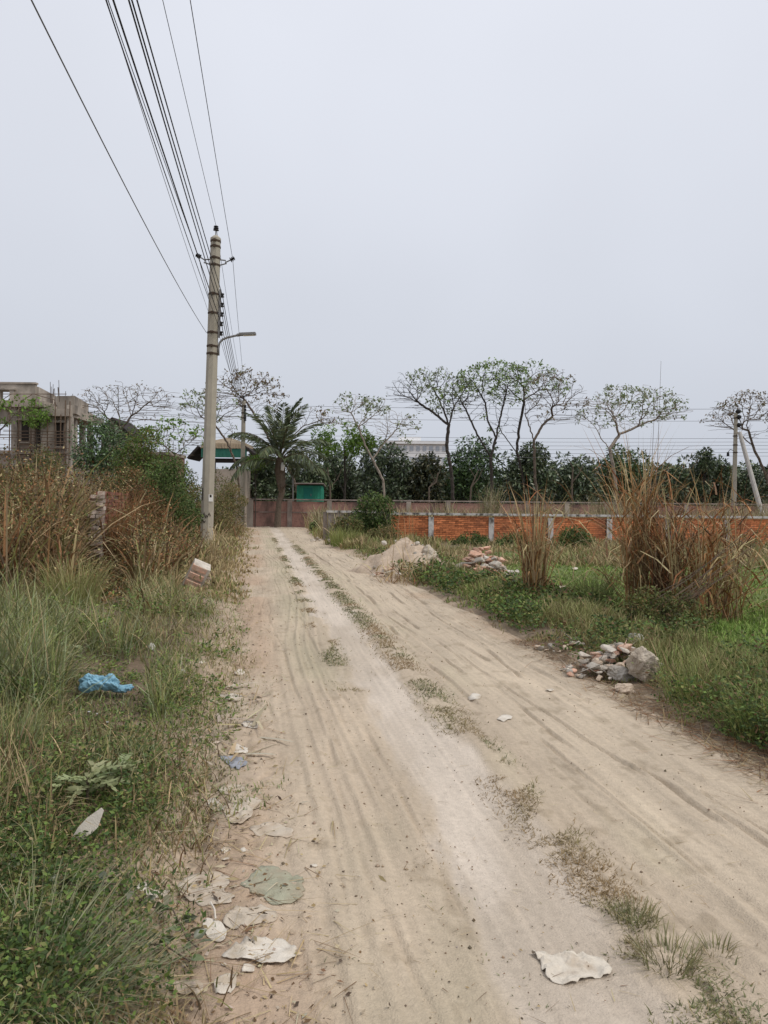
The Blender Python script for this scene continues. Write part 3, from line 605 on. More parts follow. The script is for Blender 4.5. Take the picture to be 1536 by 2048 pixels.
MB().box((tx(622), TY - .01, tz(990)), (.04, .04, .16)).build('handle', K['steel'], d_)
MB().box(((hx0 + hx1) / 2, TY + .8, hzt + .06), (hx1 - hx0 + .25, 2.3, .07), rx=R(-4)).build('roof', K['tin_roof'], hut)
# ---- solar lamp beside it
LYD = 52.0; l0 = D(586, 1010, LYD); l0[2] = 0
sol = T('solar_lamp', 'thin white solar street lamp left of the green hut', 'street lamp', l0)
MB().tube([l0, D(586, 925, LYD)], .05, 6).build('post', K['steel'], sol); MB().tube([D(586, 925, LYD), D(591, 920, LYD)], .04, 6).build('arm', K['steel'], sol)
c_ = D(595, 916.5, LYD); MB().box(c_, (.32, .3, .12), ry=R(-25)).build('lamp_head', K['paper'], sol)
c_ = D(588, 912, LYD); MB().box(c_, (.72, .5, .05), ry=R(25)).build('solar_panel', K['pale_conc'], sol)
# ---- unfinished concrete building on the left
CY = 45.0; cx = lambda px: float(D(px, 850, CY)[0]); cz = lambda py: float(D(60, py, CY)[2])
cb = T('unfinished_building', 'unfinished bare concrete building with open windows at the left edge', 'building', (cx(30), CY, 0))
K['raw_concrete'] = mat('raw_concrete', (0.43, 0.375, 0.315), 0.95, 0.28, 1.6, 0.5, 25, stain=(0.9, (0.14, 0.12, 0.10), 0.46, 0.66))
K['raw_brick'] = brickmat('raw_infill_brick', (0.36, 0.27, 0.21), (0.32, 0.25, 0.20), (0.40, 0.35, 0.29), (0.25, 0.22, 0.18))
def wallx(xa, xb, za, zb, y, th, mt, name='wall', par=cb): return MB().box(((xa + xb) / 2, y, (za + zb) / 2), (xb - xa, th, zb - za)).build(name, mt, par)
xa, xb = cx(-170), cx(72); zp, zs_ = cz(768), cz(812)
wallx(xa, cx(4), cz(806), zp, CY, .25, K['raw_concrete'], 'parapet'); wallx(cx(22.5), xb, cz(806), zp, CY, .25, K['raw_concrete'], 'parapet')
wallx(cx(4), cx(22.5), cz(784), zp, CY, .25, K['raw_concrete'], 'parapet'); wallx(cx(4), cx(22.5), cz(806), cz(801), CY, .25, K['raw_concrete'], 'parapet')
wallx(cx(22.5), cx(31), cz(804), cz(781), CY - .17, .12, K['raw_concrete'], 'window_jamb'); wallx(cx(-2), cx(4), cz(804), cz(781), CY - .17, .12, K['raw_concrete'], 'window_jamb')
wallx(cx(-4), cx(34), cz(781), cz(778), CY - .2, .2, K['raw_concrete'], 'lintel')
MB().box(((xa + xb) / 2, CY, zp + .03), (xb - xa + .1, .36, .1)).build('coping', K['old_concrete'], cb)
side = lambda L_, mt, za, zb, x, name: MB().box((x - ROADK * L_ / 2, CY + L_ / 2, (za + zb) / 2), (.25, L_, zb - za), R(9.4)).build(name, mt, cb)
side(4.5, K['raw_concrete'], cz(806), zp - .15, xb, 'parapet')
MB().box((((xa + cx(96)) / 2), CY + 2.2, cz(810)), (cx(96) - xa, 5.4, .34)).build('roof_slab', K['old_concrete'], cb)
wallx(cx(30), cx(92), cz(930), cz(815), CY + .1, .22, K['raw_brick']); wallx(cx(-170), cx(-20), cz(930), cz(815), CY + .1, .22, K['raw_brick'])
wallx(cx(-20), cx(30), cz(848), cz(815), CY + .1, .22, K['raw_concrete']); wallx(cx(-20), cx(30), cz(960), cz(901), CY + .1, .22, K['raw_brick'])
for px in (31, 90, 105, 141): MB().box((cx(px), CY - .02, cz(812) / 2), (.34 if px != 141 else .28, .34, cz(812))).build('column', K['raw_concrete'], cb)
wallx(cx(-170), cx(142), cz(908), cz(903), CY, .4, K['old_concrete'], 'floor_beam')
wallx(cx(109), cx(137), cz(960), cz(832), CY + .1, .22, K['raw_brick'])
xr = cx(142)
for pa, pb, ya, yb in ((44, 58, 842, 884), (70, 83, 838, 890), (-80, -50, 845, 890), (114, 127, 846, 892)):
    w_ = wallx(cx(pa), cx(pb), cz(yb), cz(ya), CY - .03, .06, K['dark_wood_and_shade'], 'opening_shade_panel'); MB().box(((cx(pa) + cx(pb)) / 2, CY - .1, cz(ya) + .08), (cx(pb) - cx(pa) + .3, .3, .12)).build('lintel', K['raw_concrete'], w_); MB().box(((cx(pa) + cx(pb)) / 2, CY - .1, cz(yb) - .05), (cx(pb) - cx(pa) + .2, .3, .08)).build('sill', K['old_concrete'], w_)  # dark panels on the wall stand in for the shade inside openings
MB().box((cx(118), CY + 2.3, cz(826)), (cx(146) - cx(92), 5.6, .42)).build('roof_slab', K['old_concrete'], cb)
MB().box((xr - .45, CY + 2.9, cz(818)), (.5, 6.0, .5), R(9.4)).build('cornice', K['raw_concrete'], cb)
wallx(cx(98), cx(128), cz(826), cz(786), CY + 1.2, .22, K['raw_concrete'], 'parapet'); MB().box((cx(128) - .3, CY + 3.1, cz(806)), (.22, 3.9, cz(786) - cz(828)), R(9.4)).build('parapet', K['raw_concrete'], cb)
for L_ in (1.2, 3.4, 5.6): MB().box((xr - ROADK * L_ - .1, CY + L_, cz(830) / 2), (.3, .3, cz(830))).build('column', K['raw_concrete'], cb)
MB().box((xr - .3, CY + 2.3, cz(888) / 2), (.2, 2.0, cz(888)), R(9.4)).build('wall', K['raw_brick'], cb)
MB().box(((xa + xr) / 2, CY + 5.4, cz(903) / 2), (xr - xa, .25, cz(903))).build('rear_wall', K['raw_concrete'], cb)
rr = random.Random(8)
for i in range(14):
    px = rr.uniform(100, 150); z0 = cz(812 if px > 130 else 790); mbx = D(px, 800, CY + rr.uniform(.4, 3)); mbx[2] = z0 - .3
    MB().tube([mbx, mbx + np.array([rr.uniform(-.1, .1), 0, rr.uniform(.7, 1.3)])], .016, 4).build('rebar', K['rust'], cb)
sc = T('bamboo_scaffold', 'brown bamboo scaffold poles lashed in front of the unfinished building', 'scaffold', (cx(90), CY - .8, 0))
K['bamboo'] = mat('bamboo', (0.16, 0.11, 0.075), 0.8, 0.3, 10, 0.2)
for px in (20, 36, 64, 71, 95, 112, 121, 130, 139):
    a = D(px, 900, CY - .7); a[2] = 0; b = D(px + rr.uniform(-2, 2), rr.uniform(788, 830), CY - .7); MB().tube([a, (a + b) / 2 + np.array([rr.uniform(-.05, .05), 0, 0]), b], .032, 5).build('bamboo_pole', K['bamboo'], sc)
for py in (788, 862, 870, 875, 882, 889, 896, 904, 912):
    a = D(rr.uniform(-20, 40), py, CY - .74); b = D(rr.uniform(125, 160), py + rr.uniform(-2, 3), CY - .74); MB().tube([a, b], .022, 5).build('bamboo_pole', K['bamboo'], sc)
for a, b in (((0, 803), (22, 788)), ((40, 804), (64, 789)), ((70, 789), (110, 800))): MB().tube([D(*a, CY - .78), D(*b, CY - .78)], .022, 5).build('bamboo_pole', K['bamboo'], sc)
# ---- low brick building with starter bars, and a shed roof, further back on the left
BY = 54.0; bx = lambda px: float(D(px, 920, BY)[0]); bz = lambda py: float(D(300, py, BY)[2])
lb = T('brick_building', 'low unfinished reddish brick building with rusty starter bars left of the pole', 'building', (bx(300), BY, 0))
MB().box((bx(292), BY + 2, bz(909) / 2), (bx(340) - bx(244), 4, bz(909))).build('wall', brickmat('red_infill', (0.33, 0.16, 0.12), (0.27, 0.13, 0.1), (0.3, 0.22, 0.18), (0.2, 0.12, 0.1)), lb)
MB().box((bx(292), BY + 2, bz(907)), (bx(342) - bx(242), 4.3, .22)).build('roof_slab', K['old_concrete'], lb)
for i in range(26):
    a = np.array([bx(rr.uniform(262, 346)), BY + rr.uniform(0, 3), bz(909)]); MB().tube([a, a + np.array([rr.uniform(-.12, .12), 0, rr.uniform(.5, 1.1)])], .02, 4).build('rebar', K['rust'], lb)
for px in (270, 312): MB().box((bx(px), BY - .06, bz(930)), (.7, .08, 1.1)).build('window', K['dark_wood_and_shade'], lb)
SY = 52.0; sh = T('roofed_shed', 'dark pitched shed roof showing behind the bushes on the left', 'shed', D(222, 1000, SY) * np.array([1, 1, 0]))
a, b, c_ = D(190, 862, SY), D(224, 834, SY), D(260, 867, SY)
mb = MB()
for dy in (0, 4): mb.add([a + [0, dy, 0], b + [0, dy, 0], c_ + [0, dy, 0], a + [0, dy, -.12], b + [0, dy, -.14], c_ + [0, dy, -.12]], [])
mb.f = [(0, 1, 7, 6), (1, 2, 8, 7), (3, 9, 10, 4), (4, 10, 11, 5), (0, 3, 4, 1), (1, 4, 5, 2), (6, 7, 10, 9), (7, 8, 11, 10), (0, 6, 9, 3), (2, 5, 11, 8)]
mb.build('roof', K['dark_wood_and_shade'], sh)
mb = MB(); zl_ = a[2] - .15
mb.add([(a[0] + .3, SY + .3, 0), (c_[0] - .3, SY + .3, 0), (c_[0] - .3, SY + 3.7, 0), (a[0] + .3, SY + 3.7, 0), (a[0] + .3, SY + .3, zl_), (c_[0] - .3, SY + .3, zl_), (c_[0] - .3, SY + 3.7, zl_), (a[0] + .3, SY + 3.7, zl_), (b[0], SY + .3, b[2] - .2), (b[0], SY + 3.7, b[2] - .2)], [(0, 1, 5, 8, 4), (1, 2, 6, 5), (2, 3, 7, 9, 6), (3, 0, 4, 7)])
mb.build('wall', K['old_concrete'], sh)
# ---- white block far behind the trees
VY = 130.0; vx = lambda px: float(D(px, 900, VY)[0]); vz = lambda py: float(D(830, py - 6, VY)[2])
vb = T('white_building', 'long white flat-roofed building seen through the trees in the distance', 'building', (vx(830), VY, 0))
K['white_wall'] = mat('white_plaster', (0.80, 0.79, 0.78), 0.85, 0.06, .5, .05); K['pane'] = mat('far_glass', (0.45, 0.48, 0.52), 0.2, 0.1, 2, 0)
MB().box((vx(835), VY + 6, vz(893) / 2), (vx(893) - vx(777), 12, vz(893))).build('wall', K['white_wall'], vb)
MB().box((vx(835), VY + 6, vz(891)), (vx(897) - vx(773), 13, .5)).build('roof_slab', K['white_wall'], vb)
MB().box((vx(820), VY + 6, vz(886)), (vx(845) - vx(800), 8, 1.4)).build('penthouse', K['white_wall'], vb)
for r_ in (903, 925, 948):
    for i in range(9): MB().box((vx(784 + i * 13), VY - .03, vz(r_)), (.62, .12, .8)).build('window', K['pane'], vb)
# ================================================================ trees
def tree_mesh(nodes, par, rad, n=5):
    """tubes along chains of a node tree"""
    ch = [[] for _ in nodes]
    for i, p in enumerate(par):
        if p >= 0: ch[p].append(i)
    mb = MB(); done = set(); stack = [0]; starts = [(0, -1)]
    while starts:
        s, pr = starts.pop(); chain = ([pr] if pr >= 0 else []) + [s]; cur = s
        while ch[cur]:
            k_ = max(ch[cur], key=lambda q: rad[q])
            for q in ch[cur]:
                if q != k_: starts.append((q, cur))
            chain.append(k_); cur = k_
        if len(chain) < 2: continue
        rs = [rad[q] for q in chain]
        if pr >= 0: rs[0] = rs[1]
        rs[-1] *= 0.5
        mb.tube([nodes[q] for q in chain], rs, n if rs[0] > 0.03 else 3, cap=False)
    return mb
def grow(skel, attr, rng, step=0.22, di=2.2, dk=0.32, iters=90):
    nodes = []; par = []
    def addn(p, q): nodes.append(np.array(p, float)); par.append(q); return len(nodes) - 1
    for line in skel:
        line = [np.array(p, float) for p in line]
        if not nodes: cur = addn(line[0], -1)
        else: cur = int(np.argmin([np.linalg.norm(np.array(n_) - line[0]) for n_ in nodes]))
        for a, b in zip([nodes[cur]] + line[1:-1], line[1:]):
            m = max(1, int(np.linalg.norm(b - a) / step))
            for i in range(1, m + 1): cur = addn(a + (b - a) * i / m + rng.normal(0, step * 0.09, 3), cur)
    A = np.array(attr, float); N = np.array(nodes)
    near = np.full(len(A), 1e9); who = np.zeros(len(A), int); ntr = max(2, len(N) // 4)
    d = np.linalg.norm(A[:, None] - N[None], axis=2); d[:, :int(len(N) * 0.12)] = 1e9; who = d.argmin(1); near = d.min(1)
    kids = {}
    for it in range(iters):
        ok = near < di * (2.5 if it < 25 else 1.0)
        if not ok.any(): break
        new = []; dead = np.zeros(len(A), bool)
        for nd in np.unique(who[ok]):
            v = A[ok & (who == nd)] - nodes[nd]; v = (v / (np.linalg.norm(v, axis=1)[:, None] + 1e-9)).mean(0)
            q = nodes[par[nd]] if par[nd] >= 0 else nodes[nd] - np.array([0, 0, 1.0]); mom = nodes[nd] - q; mom /= np.linalg.norm(mom) + 1e-9
            v = v + 0.75 * mom + rng.normal(0, 0.07, 3); v[2] = max(v[2], -0.12 + rng.uniform(0, .25)); v /= np.linalg.norm(v) + 1e-9
            if kids.get(nd, 0) >= 2 or np.min(np.linalg.norm(np.array(nodes) - (nodes[nd] + v * step), axis=1)) < step * .45:
                dead |= ok & (who == nd); continue
            kids[nd] = kids.get(nd, 0) + 1; new.append(addn(nodes[nd] + v * step, nd))
        A, near, who = A[~dead], near[~dead], who[~dead]
        if not new or len(A) == 0: break
        NN = np.array([nodes[i] for i in new]); dn = np.linalg.norm(A[:, None] - NN[None], axis=2)
        j = dn.argmin(1); m = dn[np.arange(len(A)), j]; better = m < near; who = np.where(better, np.array(new)[j], who); near = np.minimum(near, m)
        keep = near > dk; A = A[keep]; near = near[keep]; who = who[keep]
        if len(A) == 0: break
    return nodes, par
def radii(nodes, par, rt, e=2.0, tip=0.0115):
    rt = rt * 0.52
    r = np.zeros(len(nodes)); 
    for i in range(len(nodes) - 1, -1, -1):
        if r[i] == 0: r[i] = tip ** e
        if par[i] >= 0: r[par[i]] += r[i]
    r = r ** (1 / e); r = tip + (r - tip) * (rt - tip) / (r[0] - tip + 1e-9); return r
LEAFM = K['leaf']
def bare_tree(name, label, Y, skel, crowns, natt, rt, seed, bark, leafpal, leafn, leafsz, up_bias=0.0, group=None, tufts=True, step=0.22, thick=0.6):
    rng = np.random.default_rng(seed)
    b = D(*skel[0][0], Y); b[2] = float(gh(b[0], b[1])) - 0.1
    sk = []
    for li, line in enumerate(skel):
        dy = 0 if li == 0 else rng.uniform(-0.9, 0.9); pts = []
        for k_, p in enumerate(line):
            f = 0 if len(line) < 2 else k_ / (len(line) - 1); pts.append(D(p[0], p[1], Y + dy * f * 1.6))
        if li == 0: pts[0] = b
        sk.append(pts)
    fk = skel[0][-1]
    for (cx_, cy_, rx, ry, wgt) in crowns:                            # straight limbs fanning out of the fork
        nl_ = max(2, int(round(7 * wgt)))
        for j in range(nl_):
            th = math.pi * (0.08 + 0.84 * (j + rng.uniform(.2, .8)) / nl_); tx_, ty_ = cx_ - math.cos(th) * rx * .5, cy_ + ry * .3 - math.sin(th) * ry * .62; dy = rng.uniform(-1, 1) * rx * Y / FPX * thick * .6
            st_ = min((p for ln_ in skel[1:] + [skel[0]] for p in ln_[-3:]), key=lambda p: (p[0] - tx_) ** 2 * .6 + (p[1] - ty_) ** 2 - .9 * (p[1] - cy_) * 40)
            mid_ = ((st_[0] * .45 + tx_ * .55), (st_[1] * .52 + ty_ * .48)); a0 = D(*st_, Y); sk.append([a0, D(*mid_, Y + dy * .5), D(tx_, ty_, Y + dy)])
    att = []
    for (cx_, cy_, rx, ry, wgt) in crowns:
        m = int(natt * wgt * 1.7); cy_ += ry * .16; ry *= 1.2; rx *= 1.05; q = usph(rng, m * 3) * rng.uniform(0.12, 1, (m * 3, 1)) ** (1 / 3.0)
        q = q[(q[:, 2] > -0.75) & ((q[:, 2] + up_bias) > rng.uniform(-1, 0.6, len(q)))][:m]
        c_ = D(cx_, cy_, Y); s = Y / FPX
        att.append(c_ + q * np.array([rx * s, rx * s * thick, ry * s]))
    att = np.concatenate(att)
    nodes, par = grow(sk, att, rng, step=step, dk=0.22)
    rad = radii(nodes, par, rt)
    t = T(name, label, 'tree', b, group)
    tree_mesh(nodes, par, rad).build('trunk', bark, t)
    has = set(par); tips = [i for i in range(len(nodes)) if i not in has and i > 10]
    if leafn > 0 and tips:
        tp = np.array([nodes[i] for i in tips]); dirs = np.array([nodes[i] - nodes[par[i]] for i in tips])
        # only part of the twigs carry leaves, in patches
        keep = fbm(tp[:, 0] * 0.9 + seed, tp[:, 2] * 0.9, seed, 2) + 0.12 * (tp[:, 2] - tp[:, 2].mean()) / (tp[:, 2].std() + .1) > 0.40
        tp, dirs = tp[keep], dirs[keep]
        if len(tp):
            keepn = rng.random(len(tp)) < .75; tp = tp[keepn]; leafn = int(min(leafn * 1.5, len(tp) * 7)); leafsz = leafsz * 1.45; i = rng.integers(0, len(tp), leafn); off = rng.normal(0, leafsz * 0.38, (leafn, 3))
            d = usph(rng, leafn); d[:, 2] -= 0.25; d /= np.linalg.norm(d, axis=1)[:, None]
            V = leaves(tp[i] + off, d, leafsz * rng.uniform(.6, 1.3, leafn), leafsz * 0.5, pick(rng, leafn, *leafpal), rng)
            emit('crown', [V], LEAFM, t)
    return t
YG = ([(0.21, 0.31, 0.09), (0.29, 0.38, 0.13), (0.14, 0.20, 0.07)], [3, 2, 2]); DRY = ([(0.27, 0.20, 0.12), (0.17, 0.13, 0.09), (0.16, 0.18, 0.08)], [3, 2, 1]); MIXL = ([(0.22, 0.28, 0.12), (0.17, 0.19, 0.11), (0.29, 0.34, 0.17)], [3, 2, 2])
BRT = ([(0.17, 0.29, 0.05), (0.12, 0.21, 0.04), (0.23, 0.34, 0.07)], [3, 3, 2])
GT = 'sparse trees behind the far wall'
bare_tree('umbrella_tree', 'sparse flat-topped tree, the leftmost of the tall ones right of centre', 57, [[(908, 1010), (904, 955), (893, 890), (897, 850)], [(897, 850), (875, 832), (838, 805), (805, 790)], [(897, 850), (908, 815), (925, 785)], [(897, 850), (885, 815), (868, 778)]], [(862, 785, 92, 46, 1.0)], 620, 0.26, 101, K['dark_bark'], MIXL, 1500, 0.15, 0.4, GT)
bare_tree('umbrella_tree', 'tall forked tree with the greenest crown top, right of centre', 58, [[(985, 1010), (983, 960), (981, 915)], [(981, 915), (963, 885), (943, 845), (928, 812)], [(981, 915), (992, 875), (1003, 825), (1012, 785)], [(992, 875), (975, 840), (970, 800)]], [(940, 795, 55, 48, .45), (985, 768, 78, 46, .75)], 680, 0.24, 102, K['dark_bark'], YG, 2600, 0.17, 0.5, GT)
bare_tree('umbrella_tree', 'dark slender tree with a small side fork low on its trunk', 60, [[(1060, 1010), (1046, 960), (1034, 905)], [(1034, 905), (1038, 855), (1048, 805), (1047, 768)], [(1034, 905), (1015, 880), (998, 858)]], [(1050, 768, 82, 42, .8), (1008, 850, 30, 25, .15)], 620, 0.22, 103, K['dark_bark'], YG, 1900, 0.16, 0.4, GT)
bare_tree('umbrella_tree', 'leafless brownish tree spreading to the right, next to the tallest trees', 56, [[(1078, 1010), (1070, 950), (1067, 880)], [(1067, 880), (1085, 850), (1118, 822)], [(1067, 880), (1058, 850), (1050, 828)]], [(1108, 800, 66, 56, 1.0)], 560, 0.2, 104, K['bark'], DRY, 900, 0.13, 0.2, GT)
bare_tree('umbrella_tree', 'wide low umbrella tree standing alone right of the tall ones', 55, [[(1236, 1010), (1230, 950), (1219, 898)], [(1219, 898), (1203, 878), (1196, 862)], [(1219, 898), (1240, 868), (1285, 848), (1335, 830)], [(1240, 868), (1232, 838), (1212, 808)]], [(1262, 818, 112, 44, 1.0)], 640, 0.24, 105, K['pale_bark'], MIXL, 1500, 0.15, 0.3, GT)
bare_tree('umbrella_tree', 'bare brown tree at the right edge behind the leaning strut', 58, [[(1565, 1020), (1532, 950), (1505, 890)], [(1505, 890), (1478, 868), (1432, 832)], [(1505, 890), (1494, 850), (1500, 815)], [(1532, 950), (1560, 880), (1580, 840)]], [(1505, 832, 96, 46, 1.0)], 640, 0.22, 106, K['bark'], DRY, 1400, 0.14, 0.2, GT)
bare_tree('umbrella_tree', 'sparse tree with long diagonal limb crossing behind the palm', 60, [[(612, 1010), (585, 950), (552, 905)], [(552, 905), (525, 852), (487, 797), (432, 758)], [(552, 905), (605, 853), (650, 838)]], [(490, 785, 78, 46, .8), (628, 838, 44, 22, .2)], 620, 0.2, 107, K['bark'], DRY, 1500, 0.15, 0.3, GT)
bare_tree('umbrella_tree', 'sparse tree leaning left in front of the lookout house', 53, [[(486, 1010), (474, 935), (455, 885), (428, 848)], [(474, 935), (458, 900), (465, 865)], [(428, 848), (405, 835)]], [(418, 825, 66, 44, 1.0)], 480, 0.14, 108, K['bark'], MIXL, 1500, 0.15, 0.3, GT)
bare_tree('umbrella_tree', 'small leaning tree with pale trunk behind the dark green shrub', 54, [[(774, 1010), (766, 960), (745, 918)], [(745, 918), (730, 890), (716, 855), (702, 826)], [(745, 918), (770, 884), (802, 850)]], [(722, 824, 62, 34, .7), (795, 858, 50, 34, .5)], 560, 0.17, 109, K['pale_bark'], MIXL, 1200, 0.15, 0.3, GT)
bare_tree('bare_twig_tree', 'leafless twiggy tree between the unfinished building and the pole', 50, [[(238, 990), (236, 910), (240, 862)], [(240, 862), (205, 825), (178, 800)], [(240, 862), (262, 832), (300, 803)], [(240, 862), (238, 830), (225, 800)]], [(255, 812, 112, 44, 1.0)], 620, 0.17, 110, K['bark'], DRY, 250, 0.1, 0.2)
bare_tree('leafy_sapling', 'light bushy sapling with fresh green leaves just left of the tall pole', 38, [[(345, 1010), (352, 950), (350, 910)], [(350, 910), (375, 890), (398, 870)], [(350, 910), (315, 880), (290, 866)]], [(345, 880, 70, 38, 1.0)], 300, 0.07, 111, K['bark'], BRT, 2200, 0.13, 0.2)
bare_tree('leafy_sapling', 'green leafy branches hanging before the unfinished building at the left edge', 40, [[(-40, 1010), (-20, 930), (0, 860)], [(0, 860), (30, 830)], [(0, 860), (-20, 825)]], [(15, 825, 55, 26, 1.0), (70, 812, 24, 14, .2)], 220, 0.09, 112, K['bark'], BRT, 2400, 0.15, 0.3)
# ---- dense evergreens
def evergreen(name, label, Y, cx_, top, wd_, seed, pal, bottom=1000, n=4200, sz=0.3, nclump=30, cat='tree', group=None, mt=None, trunk=0.11, thick=0.8, basepy=None):
    rng = np.random.default_rng(seed); s = Y / FPX; ctr = D(cx_, (top + bottom) / 2, Y); rx = wd_ / 2 * s; rzz = (bottom - top) / 2 * s
    b = D(cx_, 1030, Y); b[2] = float(gh(b[0], b[1])); t = T(name, label, cat, b, group)
    cl = usph(rng, nclump) * rng.uniform(0.35, 1.12, (nclump, 1)) ** 0.5 * np.array([rx, rx * thick, rzz]) * 0.82; cr = rng.uniform(0.22, 0.42, nclump) * min(rx, rzz) * 1.25
    i = rng.integers(0, nclump, n); d = usph(rng, n); pos = ctr + cl[i] + d * (cr[i] * rng.uniform(0.35, 1.0, n) ** 0.5)[:, None]
    ok = pos[:, 2] > b[2] + 0.05; pos, d, i = pos[ok], d[ok], i[ok]; n = len(pos)
    dd_ = d * 0.7 + usph(rng, n) * 0.7; dd_[:, 2] -= 0.35; dd_ /= np.linalg.norm(dd_, axis=1)[:, None]
    tint = (0.75 + 0.5 * rng.random(nclump))[i][:, None]
    V = leaves(pos, dd_, sz * rng.uniform(.6, 1.25, n), sz * 0.42, pick(rng, n, *pal) * tint, rng)
    emit('crown' if cat == 'tree' else 'foliage', [V], mt or K['gloss_leaf'], t)
    mb = MB(); tc_ = ctr + np.array([0, 0, -rzz * 0.2])
    mb.tube([b + np.array([0, 0, -.1]), (b + tc_) / 2 + rng.normal(0, .08, 3) * [1, 1, 0], tc_], [trunk, trunk * .8, trunk * .5], 6)
    for q in range(min(12, nclump)): mb.tube([b + (tc_ - b) * rng.uniform(.35, 1), ctr + cl[q] * 0.9], [trunk * .35, trunk * .1], 4)
    mb.build('trunk' if cat == 'tree' else 'stems', K['dark_bark'], t)
    return t
EV = ([(0.075, 0.11, 0.055), (0.12, 0.165, 0.075), (0.21, 0.25, 0.14), (0.038, 0.053, 0.03)], [4, 4, 3, 3]); EVG = ([(0.085, 0.15, 0.05), (0.13, 0.215, 0.065), (0.045, 0.075, 0.03)], [3, 2, 3]); EVB = ([(0.14, 0.13, 0.055), (0.085, 0.095, 0.045), (0.04, 0.055, 0.03)], [2, 3, 3])  # EV greens are lightened so the colour carries thin haze and leaf highlights
GE = 'dark evergreens behind the far wall'
for i, (cx_, top, wd_, pal, lab) in enumerate([(527, 893, 72, EV, 'dark evergreen left of the palm trunk behind the far wall'), (612, 905, 90, EV, 'dark evergreen directly behind the green tin hut'), (672, 888, 100, EV, 'dark evergreen below the bright green canopy right of the hut'), (765, 884, 112, EV, 'dark evergreen behind the pale leaning trunk'), (846, 905, 90, EVB, 'brownish evergreen in front of the white building'), (948, 884, 116, EVG, 'green evergreen between the two tall forked trees'), (1058, 884, 110, EV, 'dark round evergreen behind the leafless brownish tree'), (1150, 896, 92, EV, 'dark evergreen left of the wide low umbrella tree'), (1248, 892, 112, EVG, 'evergreen around the trunk of the wide umbrella tree'), (1352, 908, 74, EV, 'small rounded evergreen right of the tall reed stalks'), (1427, 905, 90, EV, 'evergreen with a pointed top left of the right-hand pole'), (1502, 925, 84, EV, 'low evergreen between right-hand pole and strut'), (1562, 912, 70, EV, 'evergreen cut off by the right edge')]):
    evergreen('evergreen_tree', lab, 61 + (i % 3) * 1.3, cx_, top + (-8, 10, -2, 4, 0, -12, 9, 14, -6, 6, -3, 5, 0)[i], wd_ * (.92 + .16 * (i % 2)), 200 + i, pal, 1034, 5400, 0.36, 34, group=GE)
evergreen('evergreen_tree', 'slim evergreen spire beside the right-hand pole', 60, 1408, 893, 36, 240, EV, 1000, 1500, 0.3, 16, group=GE)
rng = np.random.default_rng(260); pp_ = []
for i in range(22):                                               # the wood behind, one dark mass
    Yb = 69 + rng.uniform(-1, 4); s = Yb / FPX; c_ = D(470 + i * 52, 984, Yb); n_ = 2400; pos = c_ + usph(rng, n_) * rng.uniform(.3, 1, (n_, 1)) ** .5 * np.array([62 * s, 40 * s, rng.uniform(44, 58) * s]); pos[:, 2] = np.maximum(pos[:, 2], .05)
    pp_.append(leaves(pos, usph(rng, n_), .45 * rng.uniform(.6, 1.2, n_), .2, pick(rng, n_, *EV), rng))
tag(emit('dark_woodland', pp_, K['gloss_leaf']), 'dark mass of foliage filling the gaps under the trees behind the wall', 'woodland', None, 'stuff')
evergreen('canopy_tree', 'tree with a flat bright yellow-green canopy right of the palm', 56, 688, 850, 128, 290, BRT, 912, 3200, 0.24, 26, mt=K['leaf'])
evergreen('evergreen_tree', 'dark olive tree beside the unfinished building', 36, 205, 828, 120, 291, EVG, 975, 5200, 0.16, 40)
# pale bent stems in front of the evergreens
for i, (lab, pts) in enumerate([('pale bent sapling stem right of the green hut', [(662, 1005), (660, 975), (657, 955), (655, 935)]), ('forked pale sapling stem under the brownish evergreen', [(858, 1005), (858, 975), (872, 965), (876, 945)]), ('thin pale sapling stem left of the tall dry grass', [(938, 1005), (942, 975), (950, 955), (957, 940)]), ('pale upright sapling stem left of the umbrella tree', [(1145, 1005), (1144, 965), (1146, 935)])]):
    w_ = [D(px, py, 53.0) for px, py in pts]; w_[0][2] = 0; mb = MB(); mb.tube(w_, [.07, .06, .05, .035][:len(w_)], 5)
    mb.tube([w_[1], w_[1] + np.array([.5, .1, .6]), w_[1] + np.array([.8, .1, 1.3])], [.045, .035, .02], 4); mb.tube([w_[2], w_[2] + np.array([-.4, 0, .7])], [.035, .015], 4)
    t = T('sapling', lab, 'tree', w_[0], 'pale saplings behind the far wall'); mb.build('trunk', K['bark'], t)
# ---- coconut palm at the end of the road
CPY = 48.3; rng = np.random.default_rng(77)
cb0 = D(555, 1052, CPY); cb0[2] = 0; palm = T('coconut_palm', 'coconut palm with drooping grey-green fronds at the end of the road', 'palm tree', cb0)
tp = [cb0 + [0, 0, -.2], D(556, 1030, CPY), D(558, 1005, CPY), D(564, 985, CPY), D(562, 965, CPY), D(560, 940, CPY), D(561, 915, CPY)]
MB().tube(tp, [.24, .20, .17, .2, .27, .34, .26], 10).build('trunk', K['bark'], palm)
K['cloth'] = mat('white_rag', (0.72, 0.70, 0.67), 0.8, .1, 10, .2)
MB().tube([D(565, 925, CPY - .4), D(566, 932, CPY - .42), D(564.5, 941, CPY - .4)], [.06, .14, .1], 6).build('white_bundle', K['cloth'], palm)
st = MB()
for i in range(10):
    a = rng.uniform(0, 6.28); z_ = rng.uniform(2.0, 4.3); c_ = np.array([tp[4][0], CPY, z_]); st.tube([c_ + [math.cos(a) * .15, math.sin(a) * .15, 0], c_ + [math.cos(a) * .5, math.sin(a) * .5, .35]], [.07, .03], 4)
st.build('leaf_stubs', K['bark'], palm)
heart = D(561, 908, CPY)
